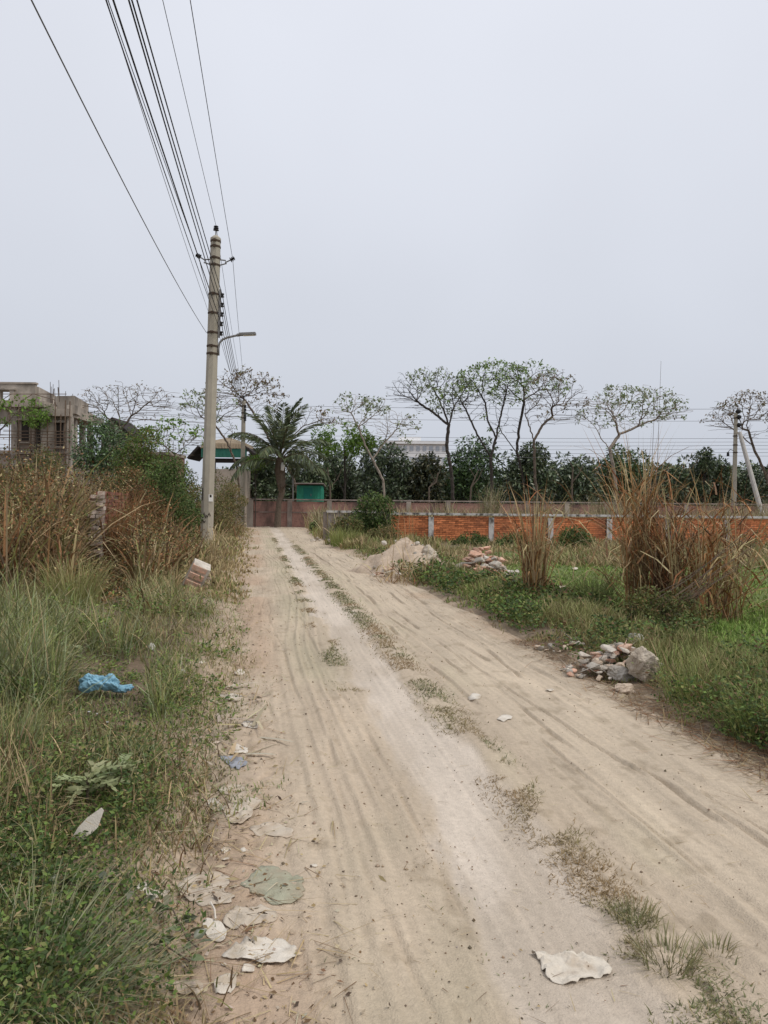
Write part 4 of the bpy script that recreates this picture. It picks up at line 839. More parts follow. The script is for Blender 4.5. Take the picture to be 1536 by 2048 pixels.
for f in range(22):
    a = f * 2.39996 + rng.uniform(-.2, .2); k_ = f / 21.0; el0 = R(86 - 74 * k_ + rng.uniform(-6, 6)); L_ = rng.uniform(3.5, 4.3); droop = 0.75 + 0.95 * k_
    pts = []; p = heart + np.array([0, 0, -.55 * k_]); n_ = 14
    for i in range(n_ + 1):
        e = el0 - droop * (i / n_) ** 1.6
        pts.append(p.copy()); p = p + np.array([math.cos(a) * math.cos(e), math.sin(a) * math.cos(e), math.sin(e)]) * L_ / n_
    pts = np.array(pts); ns_ = 46; tt = np.linspace(.12, 1, ns_); ii = tt * n_; i0 = np.clip(ii.astype(int), 0, n_ - 1); fr = (ii - i0)[:, None]
    pp = pts[i0] * (1 - fr) + pts[i0 + 1] * fr; tg = pts[i0 + 1] - pts[i0]; tg /= np.linalg.norm(tg, axis=1)[:, None]
    sdir = np.cross(tg, np.array([0, 0, 1.0])); sdir /= np.linalg.norm(sdir, axis=1)[:, None] + 1e-6; parts_ = []
    for sgn in (-1, 1):
        d = sdir * sgn * 0.62 + tg * 0.7 + np.array([0, 0, -0.12 - 0.55 * k_]); d += rng.normal(0, .06, d.shape); d /= np.linalg.norm(d, axis=1)[:, None]
        ln = 0.8 * np.sin(np.clip(tt * 0.92 + 0.1, 0, 1) * math.pi) ** 0.6 * rng.uniform(.8, 1.1, ns_) + .15
        col = pick(rng, ns_, [(0.13, 0.16, 0.085), (0.19, 0.22, 0.11), (0.09, 0.11, 0.07)], [3, 2, 2]) * (1 if k_ < .75 else 0.85)
        parts_.append(leaves(pp, d, ln, 0.10, col, rng, 0.1))
        if k_ < .55: continue
        q = pp + d * ln[:, None] * 0.72; d2 = d + np.array([0, 0, -0.7]); d2 /= np.linalg.norm(d2, axis=1)[:, None]; parts_.append(leaves(q - d * ln[:, None] * .1, d2, ln * 0.45, 0.05, col, rng, 0.1))
    mb = MB(); mb.tube(pts[::2], np.linspace(.05, .012, len(pts[::2])), 4)
    V = np.array(mb.v); q4 = np.array([x for x in mb.f if len(x) == 4 and len(set(x)) == 4]); parts_.append((V, np.zeros((0, 3), int), q4, np.tile(np.array([[0.14, 0.12, 0.065]]), (len(V), 1))))
    emit('frond', parts_, K['leaf'], palm)
# ================================================================ shrubs, reeds, grass
SH = ([(0.095, 0.15, 0.042), (0.15, 0.21, 0.06), (0.055, 0.085, 0.028), (0.19, 0.18, 0.08)], [4, 3, 3, 1]); SHB = ([(0.17, 0.19, 0.062), (0.13, 0.15, 0.045), (0.24, 0.16, 0.07), (0.08, 0.09, 0.036)], [3, 3, 2, 2]); SCR = ([(0.26, 0.19, 0.09), (0.18, 0.165, 0.06), (0.13, 0.15, 0.05), (0.33, 0.24, 0.13)], [3, 3, 3, 1])
def shrub(label, Y, cx_, top, wd_, bottom, seed, pal, n=3000, sz=0.09, cat='bush', name='bush', group=None, thick=.8): return evergreen(name, label, Y, cx_, top, wd_, seed, pal, bottom, n, sz, 30, cat, group, K['leaf'], 0.035, thick)
shrub('rounded dark green shrub in front of the plank fence', 31.6 - 1.6, 752, 988, 96, 1066, 301, SH, 4200, 0.13)
shrub('low green bush on the right verge at the end of the road', 40, 640, 1042, 50, 1064, 302, SH, 1200, 0.13)
shrub('low dark bush between the shrub and the brick wall', 29, 700, 1030, 70, 1072, 303, SHB, 2000, 0.1)
shrub('dry tangled bush at the foot of the rounded shrub', 27.5, 770, 1052, 70, 1085, 304, SCR, 1600, 0.08)
shrub('dark green bush at the wall foot right of the second post', 28.5, 945, 1066, 90, 1100, 305, SH, 2200, 0.09)
shrub('dark green bush at the wall foot behind the slim dry reeds', 27.5, 1020, 1066, 80, 1106, 306, SH, 2000, 0.09)
shrub('leafy dark green bush at the wall right of the slim reeds', 26, 1148, 1052, 90, 1112, 307, SH, 3600, 0.1)
shrub('dry brownish scrub at the wall under the right edge', 25, 1500, 1062, 130, 1130, 308, SCR, 2600, 0.08)
shrub('dark low weed bush at the foot of the big dry reed clump', 9.6, 1330, 1180, 190, 1290, 309, SHB, 7500, 0.045, thick=.55)
shrub('bright green climber bush rising over the broken wall', 24.5, 290, 858, 120, 1030, 310, ([(0.18, 0.26, 0.06), (0.11, 0.165, 0.045), (0.24, 0.17, 0.075), (0.075, 0.10, 0.035)], [4, 3, 2, 2]), 8000, 0.1)
shrub('dark green vine bush right of the broken wall', 21.5, 330, 965, 120, 1100, 311, SH, 6500, 0.09)
shrub('rusty bush covering the road side of the broken wall', 19.2, 284, 962, 92, 1110, 322, ([(0.24, 0.11, 0.05), (0.16, 0.08, 0.04), (0.13, 0.13, 0.045), (0.07, 0.06, 0.03)], [4, 3, 3, 2]), 6500, .06)
shrub('tall green creeper mass between the broken wall and the pole', 20.4, 335, 915, 110, 1075, 324, SH, 6000, .085)
shrub('green creeper hanging on the front of the unfinished building', 44.0, 72, 806, 64, 860, 323, BRT, 900, .16)
shrub('green bush hiding the low brick building left of the tall pole', 33, 352, 930, 90, 1040, 320, SHB, 3600, .11)
shrub('rust-leaved bush hanging over the top of the broken wall', 21, 255, 930, 90, 1010, 321, ([(0.26, 0.14, 0.06), (0.17, 0.16, 0.055), (0.11, 0.14, 0.04)], [3, 3, 3]), 3000, .08)
shrub('green bush between the saplings and the tall pole', 30, 375, 965, 80, 1050, 312, SHB, 3200, 0.1)
shrub('brownish scrub behind the foot of the tall pole', 32, 440, 985, 84, 1085, 313, SCR, 4200, 0.09)
shrub('olive scrub on the left verge where the road ends', 40, 462, 958, 64, 1062, 314, SCR, 3600, 0.11)
shrub('green scrub beside the far pole', 44, 436, 930, 70, 1030, 315, SHB, 2600, 0.12)
shrub('dark green scrub under the unfinished building', 36, 75, 895, 130, 985, 316, SHB, 3600, 0.12)
shrub('brown flowering scrub at the left edge', 16, 30, 942, 180, 1120, 317, SCR, 7000, 0.06)
shrub('rusty scrub left of the broken wall', 19.5, 118, 965, 110, 1120, 318, ([(0.17, 0.10, 0.05), (0.12, 0.10, 0.04), (0.20, 0.14, 0.07), (0.085, 0.085, 0.03)], [3, 3, 2, 2]), 5200, 0.06)
for i, (px, py, lab) in enumerate(((505, 958, 'small bright leaf spray at the left edge of the palm'),)):
    shrub(lab, 47.5, 510, 905, 34, 945, 330 + i, BRT, 500, 0.16)

# ---- reed clumps
def reeds(label, px, py, n, hgt, spread, seed, pal, tall=0, name='dry_reed_clump', lean=0.22, nleaf=0.6, width=0.009, flop=0.15):
    rng = np.random.default_rng(seed); b = P(px, py); t = T(name, label, 'reeds', b)
    r = np.sqrt(rng.random(n)) * spread; a = rng.uniform(0, 2 * math.pi, n); base = np.stack([b[0] + r * np.cos(a), b[1] + r * np.sin(a), np.zeros(n)], -1); base[:, 2] = gh(base[:, 0], base[:, 1]) - .02
    h = hgt * rng.uniform(.45, 1.05, n); az = rng.uniform(0, 6.28, n); ln = np.abs(rng.normal(0, lean, n)) + (rng.random(n) < flop) * rng.uniform(.4, 1.1, n)
    col = pick(rng, n, *pal, jit=.45); S = blades(base, h, width * rng.uniform(.6, 1.4, n), az, ln, rng.uniform(.0, .7, n), col, col * 1.1, 5)
    emit('stalks', [S], K['straw'], t)
    m = int(n * nleaf); i = rng.integers(0, n, m); f = rng.uniform(.15, .8, m); q = base[i] + np.stack([np.cos(az[i]) * np.sin(ln[i]), np.sin(az[i]) * np.sin(ln[i]), np.cos(ln[i])], -1) * (h[i] * f)[:, None]
    colL = pick(rng, m, *pal) * 1.05
    emit('blades', [blades(q, hgt * rng.uniform(.2, .5, m), .026 * rng.uniform(.5, 1.4, m), rng.uniform(0, 6.28, m), rng.uniform(.3, 1.0, m), rng.uniform(.8, 2.2, m), colL, None, 4)], K['straw'], t)
    return t
RP = ([RUST, TAN, (0.36, 0.19, 0.08), STRAW, BROWN, (0.09, 0.055, 0.03)], [3.5, 4, 4, 3, 3, 2]); RS = ([STRAW, TAN, (0.38, 0.22, 0.10), BROWN, RUST], [3, 4, 5, 2, 2]); KANS = ([(0.33, 0.28, 0.17), (0.26, 0.23, 0.13), (0.20, 0.19, 0.09)], [4, 3, 3])
reeds('big rusty clump of bent dry reeds on the right verge', 1400, 1240, 230, 2.3, .55, 401, RP, lean=.26, flop=.28, width=.014, nleaf=1.5)
reeds('tall upright straw reeds left of the big rusty clump', 1272, 1225, 150, 2.85, .16, 402, RS, lean=.11, flop=.12, width=.014, nleaf=1.2)
reeds('dark tangled middle reeds between the tall straw and rusty clumps', 1330, 1235, 170, 2.1, .22, 403, ([RUST, BROWN, TAN, (0.08, 0.05, 0.03)], [3, 4, 2, 2]), lean=.22, flop=.16, width=.015)
reeds('slim upright sheaf of dry reeds right of the brick rubble', 1068, 1205, 120, 2.0, .15, 404, RS, lean=.10, flop=.07, width=.022)
reeds('tangle of fallen brown stalks in front of the sand mound', 815, 1166, 150, 1.0, .55, 413, ([TAN, BROWN, STRAW, RUST], [4, 3, 2, 1]), lean=1.0, flop=.3, width=.012, nleaf=.4)
reeds('thin dry stalks standing on the sand mound', 800, 1140, 46, 1.75, .35, 405, RS, lean=.1, flop=.2, width=.012, nleaf=.2)
reeds('wispy tan grass plume behind the wall, right of the leftmost tall tree', 980, 1066, 200, 2.9, .6, 406, KANS, lean=.16, flop=.0, width=.03)
reeds('low wispy tan grass behind the second wall post', 895, 1066, 160, 1.9, .7, 407, KANS, lean=.3, flop=.0, width=.03)
reeds('broad tan grass bank behind the wall left of the tall straw reeds', 1235, 1066, 420, 2.5, 1.7, 408, KANS, lean=.25, flop=.0, width=.03)
reeds('tan grass bank behind the wall at the right edge', 1480, 1068, 460, 2.3, 2.4, 409, KANS, lean=.25, flop=.0, width=.03)
reeds('low tan grass behind the wall left of the middle of the wall', 1085, 1066, 320, 2.0, 1.7, 412, KANS, lean=.3, flop=.0, width=.03)
reeds('fan of straw-coloured stalks leaning at the foot of the tall pole', 428, 1118, 70, 1.15, .10, 410, ([PALE, STRAW, TAN], [3, 3, 2]), lean=.35, flop=.1, width=.012, nleaf=.3)
# tall plumed stalks over the straw reeds
rng = np.random.default_rng(420); b = P(1318, 1215); t = T('plumed_reed', 'pair of very tall thin plumed stalks rising above the reeds', 'reeds', b)
for i, (px, py, o_) in enumerate(((1322, 722, 0), (1311, 775, -.1))):
    tipp = D(px, py, b[1]); bb = b + np.array([o_, .05 * i, 0]); mb = MB(); mb.tube([bb, bb * .5 + tipp * .5 + np.array([-.05, 0, 0]), tipp], [.006, .005, .002], 4); mb.build('stalk', K['bark'], t)
# stalk leaning out to the right, and a bent one, in front of the clump
rng = np.random.default_rng(421)
a = P(1240, 1250); e_ = D(1545, 1075, a[1] + .3); t = T('fallen_reed_stalks', 'long reed stalks slanting to the right across the big clump', 'reeds', a)
for i in range(14):
    s_ = a + rng.normal(0, .12, 3) * [1, 1, .5]; f_ = e_ + rng.normal(0, .16, 3) * [1.4, 1, 1] - (e_ - a) * rng.uniform(0, .45); m_ = (s_ + f_) / 2 + np.array([0, 0, -.08])
    MB().tube([s_, m_, f_], [.006, .006, .003], 4).build('stalk', K['bark'] if i % 2 else K['bamboo'], t)

# ---- verge grasses (uncountable): sampled in road coordinates, thinner with distance
def scatter(rng, n, u0, u1, y0, y1, pw=1.6, dens=None):
    """n points, density falling with distance like y**-pw"""
    k_ = rng.random(n); e = 1 - pw
    y = (y0 ** e + k_ * (y1 ** e - y0 ** e)) ** (1 / e) if abs(e) > 1e-3 else y0 * (y1 / y0) ** k_
    lo = u0(y) if callable(u0) else u0; hi = u1(y) if callable(u1) else u1
    u = lo + (hi - lo) * rng.random(n); x = u - ROADK * y + 1.1
    if dens is not None:
        ok = rng.random(n) < dens(x, y, u); x, y = x[ok], y[ok]
    return np.stack([x, y, surf(x, y) - 0.012], -1)
def vis_l(y): return -(0.52 * y + 0.35) + ROADK * y - 1.1       # left frame edge in road coordinate u (a little beyond)
def vis_r(y): return 0.52 * y + 0.35 + ROADK * y - 1.1
def clearing(x, y):
    """grass is trodden low round the bag and in front of the broken wall"""
    px = 768 + FPX * (x * 0.99995) / y; k_ = np.ones(len(x)); k_ = np.where((px > 130) & (px < 300) & (y < 7.2) & (y > 5.0), .16, k_); k_ = np.where((px > 110) & (px < 235) & (y < 3.9) & (y > 3.0), .3, k_); k_ = np.where((px > 355) & (px < 425) & (y < 16) & (y > 11.5), .3, k_); k_ = np.where((px > 140) & (px < 265) & (y < be[1] + .4) & (y > 9), .12, k_); return k_
def grass(name, label, base, hmin, hmax, wmin, wmax, pal, seed, lean=.45, bend=1.0, nseg=3, hscale=None, tipmix=.4, dry=1.0):
    rng = np.random.default_rng(seed); n = len(base); h = rng.uniform(hmin, hmax, n) * (0.45 + 0.9 * fbm(base[:, 0] * 1.3, base[:, 1] * 1.3, seed % 50, 3))
    if hscale is not None: h = h * hscale(base[:, 0], base[:, 1])
    h = h * clearing(base[:, 0], base[:, 1])
    col = pick(rng, n, *pal, jit=.42); pn = fbm(base[:, 0] * .8 + 5, base[:, 1] * .8, seed % 40 + 7, 3)[:, None]; col = col * (0.75 + 0.5 * pn)
    dryk = np.clip((fbm(base[:, 0] * .6, base[:, 1] * .6, seed % 30 + 3, 3)[:, None] - .42) * 4, 0, .8) * dry; col = col * (1 - dryk) + np.array(TAN) * rng.uniform(.7, 1.2, (n, 1)) * dryk
    tip = col * (1 - tipmix) + np.array(STRAW) * tipmix
    w_ = 1.5 * rng.uniform(wmin, wmax, n) * np.clip(base[:, 1] / 7.0, 1, 2.6)
    return [blades(base, h, w_, rng.uniform(0, 6.28, n), np.abs(rng.normal(0, lean, n)), rng.uniform(0, bend, n), col, tip, nseg)]
def stuff(name, label, parts, mt): o = emit(name, parts, mt); tag(o, label, 'grass', None, 'stuff'); return o
GP = ([GREEN, OLIVE, GREY_G, LGREEN, TAN, DGREEN], [5, 3, 3, 1.5, 1.2, 4]); GD = ([TAN, OLIVE, STRAW, BROWN, GREEN], [4, 3, 2, 2, 2]); LAWN = ([(0.18, 0.29, 0.06), (0.24, 0.36, 0.08), (0.13, 0.21, 0.045), (0.31, 0.33, 0.12)], [4, 3, 3, 1])
rng = np.random.default_rng(500)
soft_l = lambda x, y, u: sm((edgeL(y) + .02 + .32 * sm((y - 2.6) / 2) - u + (fbm(x * 3, y * 3, 61, 3) - .5) * 1.0) / .5)
p1 = scatter(rng, 74000, vis_l, lambda y: edgeL(y) + .55, 1.5, 14, 1.45, soft_l)
hs_l = lambda x, y: (0.3 + 1.15 * sm((edgeL(y) + .2 - U(x, y)) / 1.6)) * (.62 + .38 * sm((y - 3) / 3))
g1 = grass('', '', p1, .07, .26, .003, .007, GP, 501, .5, 1.5, 3, hs_l, .25, .65)
p1b = scatter(rng, 24000, vis_l, lambda y: edgeL(y) - .3, 1.6, 12, 1.4, lambda x, y, u: sm((fbm(x * 1.1, y * 1.1, 71, 3) - .45) * 6) * (.5 + .5 * sm((y - 3) / 2)))
g1b = grass('', '', p1b, .25, .6, .003, .007, ([GREY_G, GREEN, OLIVE, DGREEN, STRAW], [4, 3, 2, 3, 1]), 502, .55, 1.6, 4, hs_l, .25, .6)
p1c = scatter(rng, 17000, vis_l, lambda y: edgeL(y) + .3, 1.7, 12, 1.4, lambda x, y, u: sm((fbm(x * 1.3, y * 1.3, 73, 3) - .40) * 6) * sm((edgeL(y) + .3 - u) / .5))
g1c = grass('', '', p1c, .10, .36, .003, .007, ([TAN, STRAW, BROWN, OLIVE, (0.11, 0.07, 0.04)], [4, 2, 4, 3, 3]), 520, .95, 1.3, 4, lambda x, y: .45 + .75 * sm((edgeL(y) + .2 - U(x, y)) / 1.4), .2, .5)
stuff('verge_grass', 'mixed green and tan grass covering the left verge', g1 + g1b + g1c, K['straw'])
p2 = scatter(rng, 26000, lambda y: np.maximum(vis_l(y), -9), lambda y: edgeL(y) + .45, 12, 46, 1.3, soft_l)
stuff('verge_grass', 'farther tan and green grass along the left road edge up to the pole', grass('', '', p2, .15, .42, .006, .012, GD, 503, .4, 1.1, 3, hs_l), K['straw'])
# tall dry weeds behind
dz = lambda x, y, u: sm((-(u) - 2.7 + (fbm(x * .5, y * .5, 81, 3) - .5) * 2.4 + 1.0 * sm((y - 25) / 6)) / .8) * sm((y - 9.2 + (fbm(x * .4, y * .4, 83, 3) - .5) * 3) / 2)
p3 = scatter(rng, 21000, lambda y: np.maximum(vis_l(y), -16), lambda y: -1.6 + 0 * y, 9, 42, 1.2, dz)
hs_t = lambda x, y: (0.55 + 0.75 * sm((-U(x, y) - 2.4) / 2.6)) * (0.7 + 0.3 * sm((y - 10) / 4)) * (0.55 + 0.9 * fbm(x * .9, y * .9, 19, 2))
DW = ([(0.24, 0.105, 0.045), BROWN, TAN, (0.27, 0.14, 0.065), OLIVE, STRAW, (0.08, 0.05, 0.028)], [4, 4, 3.5, 3, 5, 1.5, 3])
w1 = grass('', '', p3, .8, 1.75, .009, .020, DW, 504, .40, 1.7, 4, hs_t, .15, .35)
stuff('dry_weeds', 'tall rust-brown dry weeds filling the left side behind the grass', w1, K['straw'])
r_ = np.random.default_rng(505); i = r_.integers(0, len(p3), 60000); b_ = p3[i]; hh = 1.5 * hs_t(b_[:, 0], b_[:, 1]) * r_.uniform(.12, 1.0, len(i)); hh = hh * clearing(b_[:, 0], b_[:, 1]); pos = b_ + np.stack([r_.normal(0, .22, len(i)), r_.normal(0, .22, len(i)), hh], -1); d = usph(r_, len(i))
stuff('dry_weed_leaves', 'small withered leaves and seed heads on the tall dry weeds', [leaves(pos, d, r_.uniform(.03, .08, len(i)), .03, pick(r_, len(i), [(0.20, 0.12, 0.055), (0.16, 0.15, 0.05), (0.32, 0.16, 0.065), (0.10, 0.12, 0.035), (0.55, 0.46, 0.24), (0.06, 0.045, 0.025)], [4, 3, 3, 3, 1, 3], jit=.4), r_)], K['leaf'])
# rust grass hanging round the broken wall
bq = np.array([be[0], be[1], 0]); n_ = 1300; s_ = r_.uniform(.25, 3.0, n_) ; o_ = r_.uniform(.06, .5, n_); pw_ = np.stack([bq[0] + wd[0] * s_ + nrm[0] * o_, bq[1] + wd[1] * s_ + nrm[1] * o_, np.zeros(n_)], -1); pw_[:, 2] = gh(pw_[:, 0], pw_[:, 1])
c_ = pick(r_, n_, [RUST, (0.30, 0.15, 0.06), TAN, BROWN], [5, 4, 2, 2])
stuff('rust_grass', 'long rust-coloured grass hanging in front of the broken brick wall', [blades(pw_, r_.uniform(.5, 1.9, n_), r_.uniform(.006, .012, n_), r_.uniform(0, 6.28, n_), np.abs(r_.normal(0, .2, n_)), r_.uniform(.2, 1.6, n_), c_, None, 5)], K['straw'])
# leafy weeds, left foreground
p4 = scatter(rng, 7000, vis_l, lambda y: edgeL(y) - .15 + .4 * sm((y - 3.2) / 2), 1.5, 14, 1.5, lambda x, y, u: sm((fbm(x * 1.5, y * 1.5, 91, 3) - .47) * 7) * sm((edgeL(y) - .15 + .4 * sm((y - 3.2) / 2) - u) / .4) * (.45 + .55 * sm((y - 3) / 3)))
n_ = len(p4); r_ = np.random.default_rng(506); nl = 7; b_ = np.repeat(p4, nl, 0); m_ = len(b_); hh = r_.uniform(.02, .22, m_) * hs_l(b_[:, 0], b_[:, 1]) * clearing(b_[:, 0], b_[:, 1]); pos = b_ + np.stack([r_.normal(0, .03, m_), r_.normal(0, .03, m_), hh], -1); d = usph(r_, m_); d[:, 2] = np.abs(d[:, 2]) * .5; d /= np.linalg.norm(d, axis=1)[:, None]
stuff('leafy_weeds', 'small broad-leaved green weeds growing through the left verge grass', [leaves(pos, d, np.clip(b_[:, 1] / 5, 1, 1.7) * r_.uniform(.014, .042, m_), np.clip(b_[:, 1] / 5, 1, 1.7) * r_.uniform(.008, .02, m_), pick(r_, m_, [GREEN, DGREEN, LGREEN, OLIVE], [4, 3, 2, 2]), r_)], K['leaf'])
# low creeping weeds, nearest the camera
p4 = scatter(rng, 8000, vis_l, lambda y: edgeL(y) + .12, 1.6, 6.5, 1.3, lambda x, y, u: sm((fbm(x * 1.9, y * 1.9, 93, 3) - .44) * 7) * sm((edgeL(y) + .12 - u + (fbm(x * 4, y * 4, 95, 2) - .5) * .5) / .5)); nl = 6; b_ = np.repeat(p4, nl, 0); m_ = len(b_); r_ = np.random.default_rng(517); pos = b_ + np.stack([r_.normal(0, .025, m_), r_.normal(0, .025, m_), r_.uniform(.015, .16, m_) * clearing(b_[:, 0], b_[:, 1])], -1); d = usph(r_, m_); d[:, 2] = np.abs(d[:, 2]) * .5 + .05; d /= np.linalg.norm(d, axis=1)[:, None]
stuff('creeping_weeds', 'low small-leaved creeping weeds at the near left edge of the road', [leaves(pos, d, r_.uniform(.012, .038, m_), r_.uniform(.007, .017, m_), pick(r_, m_, [GREEN, DGREEN, (0.06, 0.09, 0.03), OLIVE, TAN], [4, 4, 3, 2, 1], jit=.35), r_)], K['leaf'])
# flattened straw and twigs on the road edges
def litter(n, f, seed, hmin, hmax, pal, wmin=.003, wmax=.007):
    r_ = np.random.default_rng(seed); b_ = f(r_, n); n = len(b_); b_[:, 2] += .016; c_ = pick(r_, n, *pal)
    return [blades(b_, r_.uniform(hmin, hmax, n), r_.uniform(wmin, wmax, n) * np.clip(b_[:, 1] / 7, 1, 2), r_.uniform(0, 6.28, n), r_.uniform(1.38, 1.54, n), r_.uniform(-.05, .12, n), c_, None, 3)]
l1 = litter(2600, lambda r_, n: scatter(r_, n, lambda y: edgeL(y) - .25, lambda y: edgeL(y) + .75, 1.6, 22, 1.5, lambda x, y, u: np.clip(1 - (u - edgeL(y)) / .75, 0, 1) ** 1.5), 507, .04, .28, ([STRAW, TAN, PALE, BROWN], [3, 4, 2, 2]))
l2 = litter(2200, lambda r_, n: scatter(r_, n, lambda y: edgeR(y) - .7, lambda y: edgeR(y) + .4, 2.8, 24, 1.5, lambda x, y, u: np.clip(1 - (edgeR(y) - u) / .7, 0, 1) ** 1.5), 508, .05, .32, ([BROWN, TAN, RUST, STRAW], [4, 3, 2, 2]))
l4 = litter(3800, lambda r_, n: scatter(r_, n, lambda y: edgeR(y) - .25, lambda y: edgeR(y) + .55, 4.2, 9, 1.2), 515, .08, .35, ([BROWN, (0.09, 0.055, 0.03), RUST, TAN], [4, 3, 2, 2]))
l3 = litter(700, lambda r_, n: scatter(r_, n, -1.3, 1.9, 1.6, 20, 1.5), 509, .02, .09, ([BROWN, TAN, STRAW], [3, 3, 2]), .002, .004)
r_ = np.random.default_rng(518); q = scatter(r_, 2600, lambda y: edgeL(y) - .2, lambda y: edgeL(y) + .8, 1.6, 12, 1.4, lambda x, y, u: np.clip(1 - (u - edgeL(y)) / .8, .05, 1) ** 1.4); q[:, 2] += .02; d = usph(r_, len(q)); d[:, 2] *= .12; d /= np.linalg.norm(d, axis=1)[:, None]
q2 = scatter(r_, 650, -1.4, .15, 1.8, 14, 1.3); q2[:, 2] += .018; d2 = usph(r_, len(q2)); d2[:, 2] *= .12; d2 /= np.linalg.norm(d2, axis=1)[:, None]; cr2 = leaves(q2, d2, r_.gamma(2, .004, len(q2)) + .004, .007, pick(r_, len(q2), [BROWN, (0.12, 0.09, 0.06), TAN], [3, 3, 1]), r_)
stuff('leaf_crumbs', 'broken dry leaf crumbs scattered along the left road edge', [leaves(q, d, r_.gamma(2, .009, len(q)) + .006, .014, pick(r_, len(q), [TAN, PALE, BROWN, (0.5, 0.42, 0.32), (0.1, 0.07, 0.05)], [3, 2, 3, 2, 2]), r_), cr2], K['straw'])
stuff('straw_litter', 'fallen straw and twigs strewn over the road and its edges', l1 + l2 + l3 + l4, K['straw'])
# dry leaf strips shed on the left edge of the road
t = T('dry_leaf_pile', 'pale dry leaf strips and stalks shed on the left road edge below the grass', 'dry leaves', P(480, 1440)); r_ = np.random.default_rng(516)
for i in range(26):
    q = P(r_.uniform(440, 525), r_.uniform(1370, 1515)) + np.array([0, 0, .012]); c_ = pick(r_, 1, [PALE, STRAW, (0.5, 0.43, 0.33), TAN], [4, 3, 3, 1])
    emit('leaf_strip', [blades(q[None], np.array([r_.uniform(.12, .4)]), np.array([r_.uniform(.012, .04)]), np.array([r_.uniform(0, 6.28)]), np.array([r_.uniform(1.3, 1.5)]), np.array([r_.uniform(.02, .22)]), c_, None, 5)], K['straw'], t)
# right verge and field
soft_r = lambda x, y, u: sm((u - edgeR(y) + (fbm(x * 2.5, y * 2.5, 63, 3) - .5) * 1.0) / .5)
p5 = scatter(rng, 36000, lambda y: edgeR(y) - .25, lambda y: np.minimum(vis_r(y), edgeR(y) + 1.5), 3.6, 26, 1.5, soft_r)
hs_r = lambda x, y: 0.35 + 0.9 * sm((U(x, y) - edgeR(y)) / .9)
stuff('verge_grass', 'green grass on the right verge round the rubble heaps', grass('', '', p5, .10, .34, .004, .008, ([(0.13, 0.20, 0.05), OLIVE, GREEN, (0.21, 0.29, 0.07), TAN], [4, 3, 4, 3, 2]), 510, .45, 1.2, 3, hs_r, .25, .45), K['straw'])
p5b = scatter(rng, 5200, lambda y: edgeR(y) + .05, lambda y: np.minimum(vis_r(y), edgeR(y) + 1.7), 4, 22, 1.4, lambda x, y, u: sm((fbm(x * 1.4, y * 1.4, 99, 3) - .42) * 6)); b_ = np.repeat(p5b, 7, 0); m_ = len(b_); r_ = np.random.default_rng(519); pos = b_ + np.stack([r_.normal(0, .05, m_), r_.normal(0, .05, m_), r_.uniform(.03, .30, m_)], -1); d = usph(r_, m_); d[:, 2] = np.abs(d[:, 2]) * .5 + .05; d /= np.linalg.norm(d, axis=1)[:, None]; kk = np.clip(b_[:, 1] / 6, 1, 2.2)
stuff('leafy_weeds', 'small broad-leaved weeds growing among the grass of the right verge', [leaves(pos, d, kk * r_.uniform(.02, .05, m_), kk * r_.uniform(.012, .026, m_), pick(r_, m_, [GREEN, DGREEN, (0.06, 0.09, 0.03), OLIVE, BROWN], [4, 4, 3, 2, 1.5], jit=.35), r_)], K['leaf'])
p6 = scatter(rng, 52000, lambda y: edgeR(y) + .9, vis_r, 6.5, 24, 1.35)
stuff('field_grass', 'short bright green grass of the field on the right', grass('', '', p6, .04, .11, .006, .011, LAWN, 511, .5, .8, 2, None, .12, .25), K['straw'])
p7 = scatter(rng, 15000, lambda y: edgeR(y) + .6, vis_r, 19, 31, 1.2, lambda x, y, u: sm((fbm(x * .6, y * .6, 97, 3) - .32) * 4))
stuff('wall_weeds', 'tangled dry and green weeds along the foot of the orange wall', grass('', '', p7, .14, .42, .006, .012, ([TAN, OLIVE, GREEN, BROWN, DGREEN], [3, 4, 3, 3, 2]), 512, .45, 1.3, 4), K['straw'])
p8 = scatter(rng, 9000, lambda y: edgeR(y) - .1, lambda y: edgeR(y) + 3.5 + 0 * y, 26, 45, 1.2, soft_r)
stuff('verge_grass', 'rough green and tan grass on the right verge toward the road end', grass('', '', p8, .2, .55, .01, .018, ([OLIVE, GREEN, TAN, LGREEN], [4, 4, 2, 1]), 513, .4, 1.0, 3), K['straw'])
p9 = scatter(rng, 9000, lambda y: 2 + 0 * y, vis_r, 32, 49, 1.1)
stuff('tan_grass', 'pale dry grass between the orange wall and the far wall', grass('', '', p9, .6, 1.7, .012, .022, KANS, 514, .35, .8, 3, None, .1), K['straw'])
# low grass strips on the road between the wheel tracks
def strip(n, c, wd_, y0, y1, seed, thr, pal, hm=.075):
    r_ = np.random.default_rng(seed); y = y0 * (y1 / y0) ** r_.random(n); u = c(y) + r_.normal(0, wd_, n); x = u - ROADK * y + 1.1
    ok = fbm(x * 2.6, y * 1.9, seed % 60, 3) > thr + .05 * (y < 3.6); x, y = x[ok], y[ok]; b_ = np.stack([x, y, rz_v(x, y) - .005], -1); n = len(b_); c_ = pick(r_, n, *pal)
    dk = np.clip((fbm(x * 2, y * 2, 77, 2)[:, None] - .45) * 5, 0, 1); c_ = c_ * (1 - dk) + np.array([0.27, 0.19, 0.10]) * dk
    return blades(b_, r_.uniform(.02, hm, n), r_.uniform(.0035, .007, n) * np.clip(y / 5, 1, 3), r_.uniform(0, 6.28, n), r_.uniform(.5, 1.45, n), r_.uniform(0, .8, n), c_, c_ * 1.15, 2)
SP = ([(0.16, 0.16, 0.065), (0.20, 0.21, 0.10), (0.11, 0.12, 0.055), (0.29, 0.24, 0.125)], [4, 3, 3, 2])
